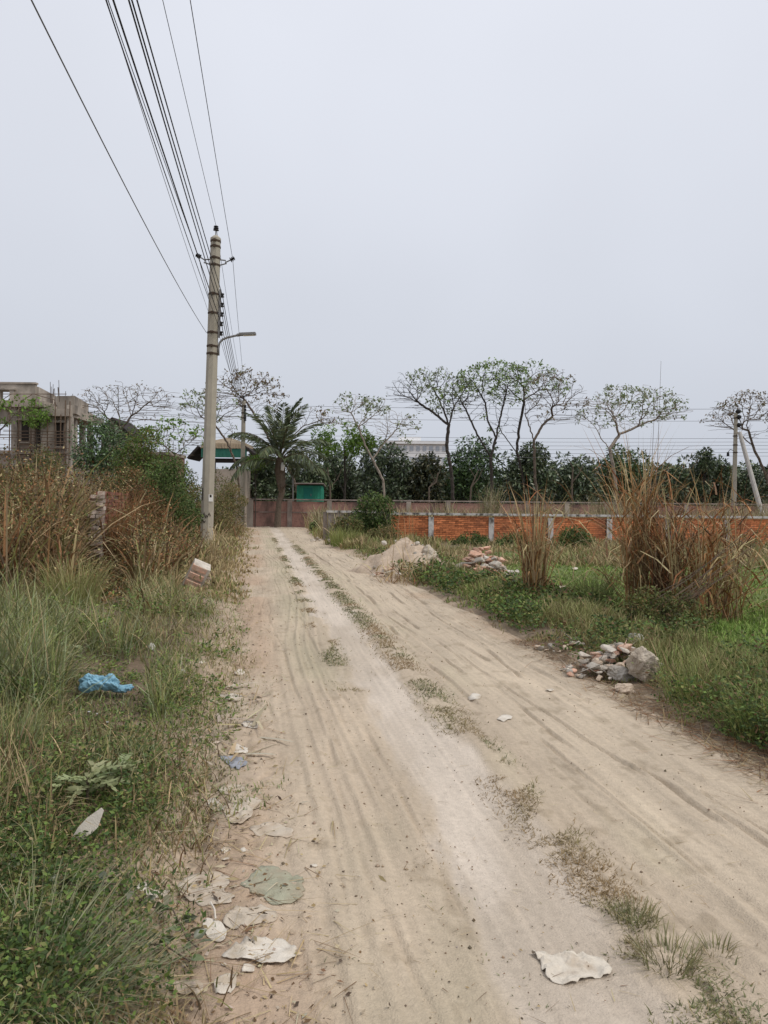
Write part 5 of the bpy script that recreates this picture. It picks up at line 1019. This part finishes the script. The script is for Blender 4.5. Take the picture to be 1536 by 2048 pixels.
s1 = strip(30000, lambda y: .36 - .02 * sm((y - 8) / 8), .085, 2.35, 32, 521, .43, SP, .05); s2 = strip(16000, lambda y: -.30 + 0 * y, .07, 6.5, 34, 522, .5, SP, .05); s3 = strip(2200, lambda y: -.42 + 0 * y, .25, 2.2, 12, 523, .64, SP, .03)
stuff('road_grass', 'low trampled grass tufts between the wheel tracks', [s1, s2, s3], K['straw'])
# ---- a few single plants in the left foreground
def tussock(label, px, py, n, h0, h1, seed, pal, w_=.005, lean=.7, bend=1.4, sp=.05, flat=0.0):
    r_ = np.random.default_rng(seed); b = P(px, py); t = T('grass_tussock', label, 'grass tussock', b); r = np.sqrt(r_.random(n)) * sp; a = r_.uniform(0, 6.28, n); q = np.stack([b[0] + r * np.cos(a), b[1] + r * np.sin(a), np.full(n, b[2] - .02)], -1); c_ = pick(r_, n, *pal)
    emit('blades', [blades(q, r_.uniform(h0, h1, n), r_.uniform(.5, 1.2, n) * w_, a + r_.normal(0, .5, n), np.abs(r_.normal(0, lean, n)) * (1 if not flat else .25) + flat, r_.uniform(.2, bend, n), c_, c_ * .7 + np.array(STRAW) * .3, 6)], K['straw'], t)
GG = ([GREY_G, (0.20, 0.21, 0.13), (0.13, 0.15, 0.08), TAN], [4, 3, 3, 1])
tussock('grey-green drooping grass tussock in the bottom left corner', 60, 1985, 420, .2, .5, 601, GG, .0042, 1.1, .9, .22, .6)
tussock('flattened grey-green tussock right of the corner tussock', 190, 1985, 380, .15, .36, 613, GG, .004, 1.1, .5, .10, .95)
tussock('grey-green tussock at the left edge beside the blue bag', 25, 1400, 420, .35, .75, 602, GG, .006, .5, 1.6, .16)
tussock('arching green tussock at the left edge below the blue bag', 20, 1530, 260, .3, .65, 603, GP, .005, .6, 1.6, .12)
tussock('tall yellow-green tussock left of the broken wall foot', 150, 1210, 520, .4, .8, 604, ([(0.24, 0.24, 0.09), OLIVE, LGREEN, TAN], [4, 3, 3, 2]), .008, .35, 1.1, .3)
tussock('green grass tussock in front of the dry reed clumps', 1185, 1215, 420, .35, .7, 605, ([(0.11, 0.17, 0.045), (0.15, 0.21, 0.06), DGREEN], [4, 3, 2]), .008, .45, 1.0, .3)
tussock('bright green tussock on the right verge near the road end', 690, 1092, 420, .5, .9, 606, ([LGREEN, (0.2, 0.25, 0.07), GREEN], [4, 2, 2]), .014, .4, .9, .5)
tussock('green tussock right of the big concrete lump', 1390, 1400, 320, .2, .42, 607, ([(0.11, 0.16, 0.04), LGREEN, OLIVE], [4, 3, 2]), .006, .5, 1.0, .25)
tussock('green tussock at the right edge of the verge', 1515, 1470, 320, .2, .45, 608, ([(0.11, 0.17, 0.04), LGREEN, GREEN], [4, 3, 2]), .006, .4, 1.0, .2)
tussock('dark grass tuft in the middle of the road, nearest the camera', 1335, 1918, 260, .05, .13, 609, SP, .0045, .9, .8, .10)
tussock('grass tuft behind the nearest dark tuft on the road', 1270, 1840, 220, .05, .12, 610, SP, .0045, .9, .8, .08)
tussock('small flattened tuft right of the nearest dark tuft on the road', 1430, 1905, 110, .04, .10, 611, SP, .0045, 1.0, .6, .05)
# arching seed stalks in the foreground
t = T('seed_stalks', 'long thin green stalks arching over the lower left foreground', 'grass stalks', P(10, 1900)); r_ = np.random.default_rng(612)
for a, m, e_ in (((0, 1860), (180, 1690), (420, 1645)), ((0, 1790), (200, 1720), (330, 1610)), ((-10, 1910), (140, 1770), (290, 1690)), ((60, 1640), (30, 1500), (130, 1420)), ((120, 1560), (150, 1400), (250, 1330))):
    A, E = P(*a), D(*e_, P(*a)[1] + .25); Mx = D(*m, (P(*a)[1] + .12)); pts = [A * (1 - k_) ** 2 + Mx * 2 * k_ * (1 - k_) + E * k_ ** 2 for k_ in np.linspace(0, 1, 9)]
    MB().tube(pts, list(np.linspace(.0028, .0012, 9)), 4).build('stalk', mat('green_stem', (0.17, 0.17, 0.07), .7, .2, 20, 0) if 'gs' not in K else K['gs'], t)
# broad-leaved vine creeping onto the road
def vine(label, pts, seed, nleaf, sz, pal, name='creeping_vine'):
    r_ = np.random.default_rng(seed); w_ = [P(*p) + np.array([0, 0, .03 + .03 * (i % 2)]) for i, p in enumerate(pts)]; t = T(name, label, 'plant', w_[0]); MB().tube(w_, .003, 5).build('stem', K['bark'], t)
    for i in range(nleaf):
        k_ = r_.uniform(0, len(w_) - 1.001); j = int(k_); p = w_[j] * (1 - k_ + j) + w_[j + 1] * (k_ - j); d = usph(r_, 1); d[0, 2] = abs(d[0, 2]) * .6 + .1; d /= np.linalg.norm(d); s_ = sz * r_.uniform(.6, 1.2)
        emit('leaf', [leaves(np.array([p + d[0] * .015]), d, s_, s_ * .62, pick(r_, 1, *pal), r_, .3, True)], K['gloss_leaf'], t)
VP_ = ([(0.09, 0.11, 0.05), (0.13, 0.16, 0.07), (0.06, 0.075, 0.035), (0.16, 0.15, 0.09)], [3, 3, 2, 1])
vine('broad-leaved vine creeping onto the sand beside the round flattened sack', [(190, 1780), (250, 1800), (300, 1830), (345, 1850), (375, 1895), (395, 1930)], 621, 20, .055, VP_)
vine('broad-leaved vine just below, near the bottom left', [(180, 1870), (240, 1890), (290, 1905), (330, 1925), (380, 1940)], 622, 16, .05, VP_)
vine('broad-leaved creeper at the left edge halfway down', [(0, 1560), (30, 1545), (60, 1560), (95, 1580), (110, 1620)], 623, 18, .07, VP_)
vine('broad-leaved creeper at the lower left edge', [(0, 1740), (50, 1760), (90, 1785), (140, 1800), (180, 1790)], 624, 24, .05, VP_)
# thistle-like plants
def thistle(label, px, py, seed, L_=.2, n=8):
    r_ = np.random.default_rng(seed); b = P(px, py); t = T('thistle', label, 'plant', b); MB().tube([b, b + [0, 0, .12]], .008, 5).build('stem', K['bark'], t)
    for i in range(n):
        a = i * 2.4 + r_.uniform(-.3, .3); parts_ = []; p = b + np.array([0, 0, .05 + .08 * i / n]); prev = None
        m_ = 7; cc = pick(r_, 1, [(0.27, 0.31, 0.15), (0.33, 0.35, 0.18), (0.20, 0.25, 0.10)], [3, 2, 2])
        for k_ in range(m_):
            e_ = .55 - .16 * k_; d = np.array([[math.cos(a) * math.cos(e_), math.sin(a) * math.cos(e_), math.sin(e_)]]); ln = L_ / m_
            parts_.append(leaves(np.array([p]), d, ln * 1.7, .022, cc, r_, .2))
            for s_ in (-1, 1):
                sd = np.array([[math.cos(a + s_ * 1.0), math.sin(a + s_ * 1.0), .25]]); sd /= np.linalg.norm(sd); parts_.append(leaves(np.array([p]), sd, L_ * .30 * math.sin((k_ + .8) / m_ * 2.6), .022, cc, r_, .2))
            p = p + d[0] * ln
        emit('leaf', parts_, K['leaf'], t)
thistle('spiky pale thistle above the white strip of paper', 175, 1605, 631, .22, 9); thistle('small spiky thistle in the grass below the blue bag', 240, 1580, 632, .15, 7); thistle('spiky thistle left of the blue bag', 110, 1330, 633, .28, 8)
# white flowers
r_ = np.random.default_rng(640)
for i, (px, py, lab) in enumerate(((178, 1425, 'tallest small white flower below the blue bag'), (195, 1428, 'white flower right of the tallest one'), (215, 1446, 'white flower nearest the road of the three below the bag'), (305, 1140, 'white flower left of the concrete block'), (318, 1185, 'low white flower in front of the concrete block'), (330, 1190, 'white flower nearest the concrete block'))):
    b = P(px, py + 18); h_ = 18 * b[1] / FPX; t = T('white_flower', lab, 'flower', b, 'white flowers in the left grass'); MB().tube([b, b + [0, 0, h_]], .002, 4).build('stem', K['bark'], t)
    a = np.arange(6) * 1.047; d = np.stack([np.cos(a), np.sin(a), np.full(6, .35)], -1); d /= np.linalg.norm(d, axis=1)[:, None]; s_ = .012 * b[1] / 5
    emit('petals', [leaves(np.tile(b + [0, 0, h_], (6, 1)), d, s_, s_ * .8, np.full((6, 3), .78), r_)], K['leaf'], t)
# ================================================================ mound, rubble, litter
def chunk(name, c, size, seed, mt, parent=None, rot=None, npts=14, flat=1.0, origin=None):
    r_ = random.Random(seed); bm = bmesh.new()
    for i in range(npts):
        v = Vector((r_.gauss(0, 1), r_.gauss(0, 1), r_.gauss(0, 1))); v.normalize(); v = Vector((v.x, v.y, v.z * flat)); m_ = max(abs(v.x), abs(v.y), abs(v.z)); v = v * (0.55 + 0.45 / m_ * 0.8)
        bm.verts.new((v.x * size[0] / 2, v.y * size[1] / 2, v.z * size[2] / 2))
    bmesh.ops.convex_hull(bm, input=bm.verts); bmesh.ops.delete(bm, geom=[v for v in bm.verts if not v.link_faces], context='VERTS')
    bmesh.ops.bevel(bm, geom=bm.edges[:], offset=min(size) * .06, segments=1, affect='EDGES')
    me = bpy.data.meshes.new(name); bm.to_mesh(me); bm.free(); me.materials.append(mt); o = bpy.data.objects.new(name, me); COL.objects.link(o)
    org = ORG[parent.name] if parent is not None else np.zeros(3); o.location = tuple(np.array(c) - org); o.rotation_euler = rot or (r_.uniform(-.4, .4), r_.uniform(-.4, .4), r_.uniform(0, 6.28))
    if parent is not None: o.parent = parent
    ORG[o.name] = np.array(c, float); return o
def rock(name, c, size, seed, mt, label, cat='concrete lump', rot=0.0, ncut=16, rough=.16):
    """broken lump: a sphere cut by planes, then roughened"""
    r_ = np.random.default_rng(seed); bm = bmesh.new(); bmesh.ops.create_icosphere(bm, subdivisions=5, radius=1.0); V = np.array([v.co[:] for v in bm.verts])
    for i in range(ncut):
        n_ = usph(r_, 1)[0]; d_ = r_.uniform(.5, .8); V -= np.maximum(V @ n_ - d_, 0)[:, None] * n_
    nn = V / (np.linalg.norm(V, axis=1)[:, None] + 1e-6); k_ = (fbm(V[:, 0] * 2.4 + seed, V[:, 1] * 2.4 + V[:, 2] * 1.7, seed % 40, 5) - .5) + .5 * (fbm(V[:, 2] * 5 + seed, V[:, 0] * 5 - V[:, 1] * 4, seed % 30, 3) - .5); V += nn * (k_ * rough * 2)[:, None]
    for v, q in zip(bm.verts, V): v.co = (q[0] * size[0] / 1.5, q[1] * size[1] / 1.5, q[2] * size[2] / 1.5)
    me = bpy.data.meshes.new(name); bm.to_mesh(me); bm.free(); me.materials.append(mt); o = bpy.data.objects.new(name, me); COL.objects.link(o); o.location = tuple(c); o.rotation_euler = (.1, .15, rot); tag(o, label, cat); ORG[o.name] = np.array(c, float); return o
# ---- sand mound
mb0 = P(812, 1148); mc = mb0 + np.array([0.05, .75, 0]); rx_, ry_, hz_ = 1.2, .95, .5
rr_ = np.linspace(0, 1.25, 34); aa = np.linspace(0, 2 * math.pi, 73)[:-1]; RR, AA = np.meshgrid(rr_, aa, indexing='ij')
mxx = mc[0] + RR * rx_ * np.cos(AA); myy = mc[1] + RR * ry_ * np.sin(AA)
mzz = hz_ * np.clip(1 - RR ** 2.2, -.2, 1) * (0.55 + .9 * fbm(mxx * 1.1, myy * 1.1, 131, 2)) + (fbm(mxx * 4, myy * 4, 133, 5) - .5) * .42 + gh(mc[0], mc[1]) - .02
V = np.stack([mxx, myy, mzz], -1).reshape(-1, 3); nc = len(aa); i_ = np.arange(len(rr_) - 1)[:, None] * nc; j_ = np.arange(nc)[None]; q4 = np.stack([i_ + j_, i_ + (j_ + 1) % nc, i_ + nc + (j_ + 1) % nc, i_ + nc + j_], -1).reshape(-1, 4)[:, ::-1]
K['sand_heap'] = mat('sand_heap', (0.52, 0.415, 0.315), 0.97, .2, 9, .8, 45, stain=(2.0, (0.42, 0.32, 0.23), .5, .8))
mound = T('sand_mound', 'mound of pale builders sand with dry stalks on it beside the orange wall', 'sand mound', mc)
mesh_np('sand', V, None, q4, K['sand_heap'], mound, smooth=True)
r_ = random.Random(5)
for i in range(40):
    a, k_ = r_.uniform(0, 6.28), r_.uniform(.25, 1.1); x, y = mc[0] + k_ * rx_ * math.cos(a), mc[1] + k_ * ry_ * math.sin(a); jj = int(a / 6.2832 * nc) % nc; ii = int(k_ / 1.25 * 33); s_ = r_.uniform(.05, .16); chunk('stone', (x, y, mzz[ii, jj] + s_ * .15), (s_, s_ * .8, s_ * .7), 700 + i, K['rubble'], mound)
K['boulder'] = mat('boulder_concrete', (0.52, 0.45, 0.36), .95, .3, 9, .8, 50, stain=(6, (0.26, 0.21, 0.16), .5, .7)); rock('concrete_lump', D(858, 1108, mc[1] - .25), (.40, .34, .32), 61, K['boulder'], 'squarish concrete lump perched on the right side of the sand mound', rot=.4)
o = chunk('concrete_lump', D(768, 1086, mc[1] - .1), (.18, .15, .11), 62, K['rubble'], None); tag(o, 'small flat lump on the upper left of the sand mound', 'concrete lump')
# ---- rubble heaps: a handful of pieces each, every piece its own part
def heap(name, label, px, py, w_, d_, h_, n, seed, mats, smin, smax, flat=.7):
    r_ = random.Random(seed); b = P(px, py); t = T(name, label, 'rubble heap', b)
    for i in range(n):
        a, k_ = r_.uniform(0, 6.28), math.sqrt(r_.random()); x, y = b[0] + math.cos(a) * k_ * w_ / 2, b[1] + math.sin(a) * k_ * d_ / 2; s_ = r_.uniform(smin, smax) * (1 if k_ < .7 else .6)
        z_ = float(surf(x, y)) + h_ * (1 - k_ ** 1.3) * r_.uniform(.35, 1.0) + s_ * .18; m_ = mats[r_.randrange(len(mats))]
        dims = (s_, s_ * .55, s_ * .34) if (m_ is K['rubble_brick'] and r_.random() < .6) else (s_, s_ * r_.uniform(.6, .9), s_ * r_.uniform(.4, .8))
        chunk('broken_brick' if m_ is K['rubble_brick'] else 'concrete_chunk', (x, y, z_), dims, seed * 100 + i, m_, t, flat=flat)
    return t
heap('brick_rubble_heap', 'heap of pinkish broken bricks left of the slim dry reeds', 966, 1152, 1.35, .9, .62, 110, 71, [K['rubble_brick'], K['rubble_brick'], K['rubble_brick'], K['rubble']], .17, .36)
heap('brick_rubble_heap', 'few pale broken bricks in front of the sand mound', 790, 1155, 1.1, .5, .2, 22, 72, [K['rubble_brick'], K['rubble']], .12, .24)
heap('concrete_rubble_heap', 'pale crumbled concrete between brick heap and slim reeds', 1020, 1166, .9, .6, .3, 34, 73, [K['rubble'], K['rubble_brick']], .10, .22)
heap('concrete_rubble_heap', 'heap of grey concrete rubble on the right road edge', 1222, 1345, .95, .7, .24, 150, 74, [K['rubble'], K['rubble'], K['rubble'], K['rubble_brick'], K['sand_heap']], .05, .19)
heap('concrete_rubble_heap', 'low earthy rubble strip left of the grey rubble heap', 1125, 1300, .8, .35, .07, 26, 75, [K['rubble'], K['sand_heap']], .04, .13)
heap('concrete_rubble_heap', 'stones half hidden in grass at the right side of the road end', 640, 1082, 1.2, 1.2, .1, 16, 76, [K['rubble']], .12, .3)
p = P(1300, 1372); rock('concrete_boulder', p + np.array([0, .12, .17]), (.25, .25, .32), 81, K['boulder'], 'largest rough concrete boulder on the right road edge', 'boulder', .5)
p = P(1283, 1298); rock('concrete_lump', p + np.array([0, .15, .05]), (.2, .15, .13), 82, K['pale_conc'], 'white concrete lump behind the largest boulder')
p = P(1250, 1362); rock('concrete_lump', p + np.array([0, .05, .05]), (.32, .2, .14), 83, K['rubble'], 'flat concrete block in front of the largest boulder', rot=.1)
p = P(1248, 1385); rock('concrete_lump', p + np.array([0, 0, .03]), (.17, .13, .1), 84, K['sand_heap'], 'tan lump lowest in the grey rubble heap, nearest the camera')
p = P(1105, 1380)
# ---- concrete block on the left verge
p = P(386, 1178); t = T('broken_masonry_block', 'tilted broken masonry block in the grass in front of the tall pole', 'masonry block', p)
MB().box(p + np.array([.02, .15, .2]), (.30, .28, .50), R(20), R(20), R(24)).build('block', K['rubble'], t)
for k_ in (-1, 0, 1): MB().box(p + np.array([.05 + .06 * k_, .0, .22 + .13 * k_]), (.26, .09, .09), R(20), R(20), R(24)).build('brick', K['rubble_brick'], t)
for i, (px, py, s_, m_, lab) in enumerate(((447, 1162, .16, 'rubble_brick', 'small orange brick piece right of the masonry block'), (400, 1100, .3, 'rubble', 'pale stone at the foot of the tall pole'), (305, 1300, .11, 'pale_conc', 'small whitish stone in the brown grass above the blue bag'), (365, 1350, .09, 'rubble', 'flat dull stone right of the blue bag'))):
    q = P(px, py); o = chunk('stone', q + np.array([0, 0, s_ * .3]), (s_, s_ * .8, s_ * .6), 90 + i, K[m_], None); tag(o, lab, 'stone')
# ---- pebbles and clods on the road
r_ = np.random.default_rng(95); n_ = 3600; y = 1.6 * (22 / 1.6) ** r_.random(n_); u = r_.uniform(-1.5, 2.0, n_); ok = r_.random(n_) < np.where(np.abs(u) < .25, .12, np.where(u < -.2, .9, .45)); y, u = y[ok], u[ok]; x = u - ROADK * y + 1.1; n_ = len(x); s_ = r_.gamma(2.0, .0014, n_) + .0015
oc = np.array([[1, 0, 0], [-1, 0, 0], [0, 1, 0], [0, -1, 0], [0, 0, 1], [0, 0, -1]], float); V = np.stack([x, y, rz_v(x, y) + s_ * .2], -1)[:, None] + oc[None] * s_[:, None, None] * r_.uniform(.6, 1.3, (n_, 6, 1))
tf = np.array([[0, 2, 4], [2, 1, 4], [1, 3, 4], [3, 0, 4], [2, 0, 5], [1, 2, 5], [3, 1, 5], [0, 3, 5]]); c_ = np.repeat(pick(r_, n_, [(0.20, 0.15, 0.10), (0.34, 0.26, 0.18), (0.13, 0.10, 0.07), (0.45, 0.38, 0.3)], [3, 4, 1, 1]), 6, 0)
o = mesh_np('pebbles', V.reshape(-1, 3), ((np.arange(n_) * 6)[:, None, None] + tf[None]).reshape(-1, 3), None, K['ground'], cols=c_); tag(o, 'small clods and pebbles scattered over the dirt road', 'pebbles', None, 'stuff')
# ---- flat litter
def sheet(name, label, cat, outline, mt, seed, amp=.006, curl=.012, lift=.012, rings=9, per=5, freq=22, group=None, th=.0018, closed=True):
    """crumpled sheet lying on the ground; outline in photo pixels (star-shaped)"""
    r_ = np.random.default_rng(seed); pl = np.array([P(*q)[:2] for q in outline]); m_ = len(pl); pts = []
    for i in range(m_):
        p0, a, b, p3_ = pl[i - 1], pl[i], pl[(i + 1) % m_], pl[(i + 2) % m_]
        for k_ in range(per):
            t_ = k_ / per; pts.append(.5 * (2 * a + (b - p0) * t_ + (2 * p0 - 5 * a + 4 * b - p3_) * t_ ** 2 + (3 * a - p0 - 3 * b + p3_) * t_ ** 3) + r_.normal(0, .03, 2) * np.linalg.norm(b - a) / per - (r_.random() < .05) * .1 * (a - pl.mean(0)))
    pts = np.array(pts); c = pts.mean(0); n = len(pts); V = []; f = []
    for ri in range(rings + 1):
        k_ = ri / rings
        for p in (pts if ri else pts): V.append(c + (p - c) * k_)
    V = np.array(V); k_ = np.repeat(np.linspace(0, 1, rings + 1), n)
    fold = np.abs(fbm(V[:, 0] * freq * .7 + seed, V[:, 1] * freq * .7, seed % 60, 2) - .5) * 2
    lift = lift * .4; curl = curl * .45; amp = amp * .75; z_ = surf(V[:, 0], V[:, 1]) + lift + amp * 2.2 * (fbm(V[:, 0] * freq, V[:, 1] * freq, seed % 50, 3) - .5) * 2 - amp * 1.5 * (1 - np.clip(fold * 4, 0, 1)) + curl * k_ ** 5 * (fbm(V[:, 0] * 6, V[:, 1] * 6, seed % 40 + 2, 2) - .35) * 2
    z_ = np.maximum(z_, surf(V[:, 0], V[:, 1]) + .004); topv = np.c_[V, z_]; botv = np.c_[V, z_ - th]; N = len(V); fs = []
    for ri in range(rings):
        for i in range(n):
            a, b = ri * n + i, ri * n + (i + 1) % n
            if ri == 0: fs.append((a, a + n, b + n)); fs.append((N + a, N + b + n, N + a + n))
            else: fs.append((a, a + n, b + n, b)); fs.append((N + a, N + b, N + b + n, N + a + n))
    for i in range(n): a, b = rings * n + i, rings * n + (i + 1) % n; fs.append((a, N + a, N + b, b))
    mb = MB(); mb.add(np.r_[topv, botv], fs); o = mb.build(name, mt, None, origin=(c[0], c[1], float(surf(c[0], c[1]))), smooth=True); tag(o, label, cat, group); return o
K['sack'] = mat('dusty_sack', (0.53, 0.455, 0.36), .85, .14, 25, .3, 160, stain=(9, (0.47, 0.375, 0.275), .44, .62)); K['sackw'] = mat('dusty_white_plastic', (0.66, 0.60, 0.51), .75, .12, 25, .3, 160, stain=(9, (0.47, 0.39, 0.29), .47, .66)); K['green_cloth'] = mat('dusty_green_cloth', (0.37, 0.36, 0.26), .9, .15, 25, .4, 160, stain=(8, (0.38, 0.31, 0.22), .45, .7))
K['blue_bag'] = mat('blue_plastic', (0.27, 0.50, 0.63), .4, .15, 12, .3, 60, trans=.15); K['slate'] = mat('grey_plastic', (0.30, 0.31, 0.34), .7, .15, 25, .2, 100); K['rag'] = mat('dusty_white_cloth', (0.63, 0.565, 0.47), .9, .12, 25, .3, 120, stain=(11, (0.48, 0.40, 0.31), .5, .66))
GL = 'flattened litter on the left road edge'
sheet('flattened_sack', 'round flattened dusty sack on the left road edge', 'sack', [(355, 1775), (372, 1757), (400, 1747), (432, 1746), (456, 1755), (460, 1768), (448, 1785), (470, 1795), (458, 1808), (405, 1814), (375, 1800)], K['sack'], 801, .003, .018, .012)
sheet('green_cloth', 'crumpled dull green cloth half buried in the sand', 'cloth', [(480, 1770), (495, 1760), (510, 1742), (545, 1733), (575, 1745), (605, 1760), (608, 1790), (575, 1808), (540, 1808), (515, 1790), (500, 1782)], K['green_cloth'], 802, .008, .015, .012, freq=18)
sheet('flattened_sack', 'grey oval flattened sack below the round one', 'sack', [(446, 1848), (455, 1830), (485, 1817), (515, 1814), (545, 1821), (556, 1835), (545, 1845), (520, 1848), (490, 1852), (470, 1860), (458, 1858)], K['sack'], 803, .003, .02, .014)
sheet('dry_leaf', 'pale curled dry leaf with a long stalk beside the oval sack', 'leaf', [(405, 1850), (418, 1845), (440, 1848), (453, 1865), (448, 1882), (430, 1885), (412, 1872)], K['sackw'], 804, .004, .02, .016); q = [P(431, 1848) + [0, 0, .02], P(429, 1835) + [0, 0, .03], P(421, 1820) + [0, 0, .03]]
st_ = bpy.data.objects['dry_leaf']; ob_ = MB().tube(q, .004, 5).build('stalk', K['sackw'], st_)
sheet('flattened_sack', 'large torn white sack folded on itself on the left road edge', 'sack', [(443, 1915), (460, 1898), (490, 1873), (500, 1885), (530, 1880), (565, 1885), (592, 1900), (597, 1918), (575, 1928), (540, 1934), (500, 1925), (465, 1920)], K['sackw'], 805, .006, .03, .018, freq=16)
sheet('paper_scrap', 'squarish torn paper scrap near the bottom left', 'paper', [(428, 1965), (440, 1955), (468, 1952), (473, 1965), (468, 1982), (448, 1990), (432, 1985)], K['sackw'], 806, .004, .02, .012)
sheet('paper_scrap', 'long pale paper scrap lowest on the left', 'paper', [(328, 1966), (350, 1962), (395, 1962), (407, 1975), (395, 1988), (365, 1992), (340, 1980)], K['sack'], 807, .003, .02, .012)
sheet('paper_scrap', 'pale scrap half under the creeping vine', 'paper', [(272, 1775), (290, 1768), (310, 1782), (338, 1782), (342, 1792), (310, 1797), (285, 1788)], K['sackw'], 808, .004, .02, .015)
for i, (lab, ol) in enumerate((('grey leaf-like scrap at the grass edge above the round sack', [(410, 1602), (425, 1600), (445, 1612), (450, 1622), (432, 1625), (418, 1615)]), ('dull torn scrap beside the grass edge, left of the pair', [(448, 1620), (470, 1612), (500, 1620), (505, 1635), (480, 1652), (455, 1640)]), ('dull torn scrap with a dark edge, right of the pair', [(455, 1600), (490, 1590), (525, 1605), (522, 1615), (490, 1620), (465, 1612)]), ('thin scrap highest of the dull scraps at the grass edge', [(437, 1580), (460, 1572), (492, 1578), (505, 1588), (480, 1594), (450, 1590)]))): sheet('torn_scrap', lab, 'scrap', ol, K['sack'] if i else K['sackw'], 810 + i, .004, .025, .014)
sheet('torn_scrap', 'sand-covered scrap right of the dull torn pair', 'scrap', [(500, 1660), (515, 1650), (550, 1646), (585, 1660), (580, 1675), (540, 1672)], K['sack'], 816, .003, .01, .008)
sheet('slate_scrap', 'bluish grey flat plastic scrap at the grass edge', 'scrap', [(437, 1515), (455, 1513), (480, 1518), (495, 1530), (478, 1538), (458, 1532)], K['slate'], 817, .003, .02, .016)
sheet('white_rag', 'crumpled white rag lying on the pale wheel track', 'rag', [(1063, 1910), (1085, 1905), (1110, 1912), (1150, 1908), (1195, 1915), (1222, 1935), (1218, 1955), (1180, 1960), (1140, 1972), (1105, 1965), (1085, 1945), (1080, 1925)], K['rag'], 818, .013, .014, .022, rings=18, per=8, freq=30)
for i, (px, py, w_, lab) in enumerate(((451, 1700, 22, 'small white paper bit above the round sack'), (490, 1702, 16, 'tiny white paper bit above the round sack, right one'), (450, 1720, 14, 'small grey bit just above the round sack'), (628, 1732, 14, 'tiny white bit right of the green cloth'), (448, 1931, 12, 'small cream stone-like bit left of the large torn sack'), (497, 1942, 34, 'folded tan scrap under the large torn sack'), (480, 1345, 24, 'white scrap in the grass left of the road'), (405, 1325, 12, 'white scrap in the brown grass right of the blue bag'), (1100, 1382, 12, 'pale scrap on the right edge of the road'), (462, 1395, 40, 'dry banana-leaf piece at the left road edge'), (500, 1450, 36, 'dry curled leaf piece on the left side of the road'), (480, 1500, 44, 'dry leaf strip at the left road edge'), (950, 1395, 30, 'pale dry twig bundle on the road'), (1010, 1437, 28, 'pale dry leaf bits on the right of the road'), (1125, 1178, 14, 'white scrap on the green field'), (1150, 1140, 10, 'tiny white scrap far on the green field'))):
    ol = [(px + w_ / 2 * math.cos(a) * (1 + .3 * math.sin(5 * a + i)), py + w_ / 4.5 * math.sin(a) * (1 + .3 * math.cos(3 * a + i))) for a in np.arange(7) * .8976]
    sheet('litter_scrap', lab, 'scrap', ol, K['rag'] if i < 9 or i > 13 else K['sackw'], 830 + i, .004, .02, .012 if py > 1180 else .10, rings=4, per=2)
# white strip standing in the weeds
q = [D(138, 1698, 3.33), D(165, 1665, 3.34), D(185, 1645, 3.35), D(205, 1618, 3.36)]; mb = MB(); vs_ = []
for i, p in enumerate(q): w2 = (.016, .03, .032, .008)[i]; n2 = np.array([.75, -.2, -.62]); n2 /= np.linalg.norm(n2); vs_ += [p + n2 * w2, p - n2 * w2, p + n2 * w2 + np.array([0, .004, -.002]), p - n2 * w2 + np.array([0, .004, -.002])]
fs = []
for i in range(3): a = i * 4; fs += [(a, a + 4, a + 5, a + 1), (a + 2, a + 3, a + 7, a + 6), (a, a + 2, a + 6, a + 4), (a + 1, a + 5, a + 7, a + 3)]
fs += [(0, 1, 3, 2), (12, 14, 15, 13)]
mb.add(vs_, fs); tag(mb.build('paper_strip', K['sackw'], None, origin=q[0], smooth=False), 'long twisted whitish strip lying in the weeds left of the scraps', 'paper')
# ---- blue bag
bb = P(212, 1392); t = T('plastic_bag', 'crumpled light blue plastic bag in the grass on the left', 'plastic bag', bb)
for i, (px0, px1, top_, sd) in enumerate(((158, 205, 1356, 901), (198, 238, 1360, 902), (226, 268, 1378, 903))):
    bm = bmesh.new(); bmesh.ops.create_icosphere(bm, subdivisions=4, radius=1.0); s_ = bb[1] / FPX; cxp = (px0 + px1) / 2; cc = D(cxp, (top_ + 1396) / 2, bb[1] - .03 + .05 * (i - 1)) + np.array([0, 0, .04]); sx = (px1 - px0) / 2 * s_ * 1.0; sz_ = (1396 - top_) / 2 * s_ * .85
    for v in bm.verts:
        n_ = v.co.copy(); k_ = 1 + .55 * (float(fbm(n_.x * 1.6 + sd, n_.y * 1.6 + n_.z * 2.1, sd % 40, 4)) - .5) * 2 - .16 * (1 - min(1, abs(float(fbm(n_.x * 2.2 + n_.z * 1.3, n_.y * 2.2 + sd, 9, 2)) - .5) * 10)); v.co = Vector((n_.x * sx * k_, n_.y * sx * .6 * k_, n_.z * sz_ * k_))
    me = bpy.data.meshes.new('bag_fold'); bm.to_mesh(me); bm.free(); me.materials.append(K['blue_bag']); o = bpy.data.objects.new('bag_fold', me); COL.objects.link(o); o.parent = t; o.location = tuple(cc - bb)
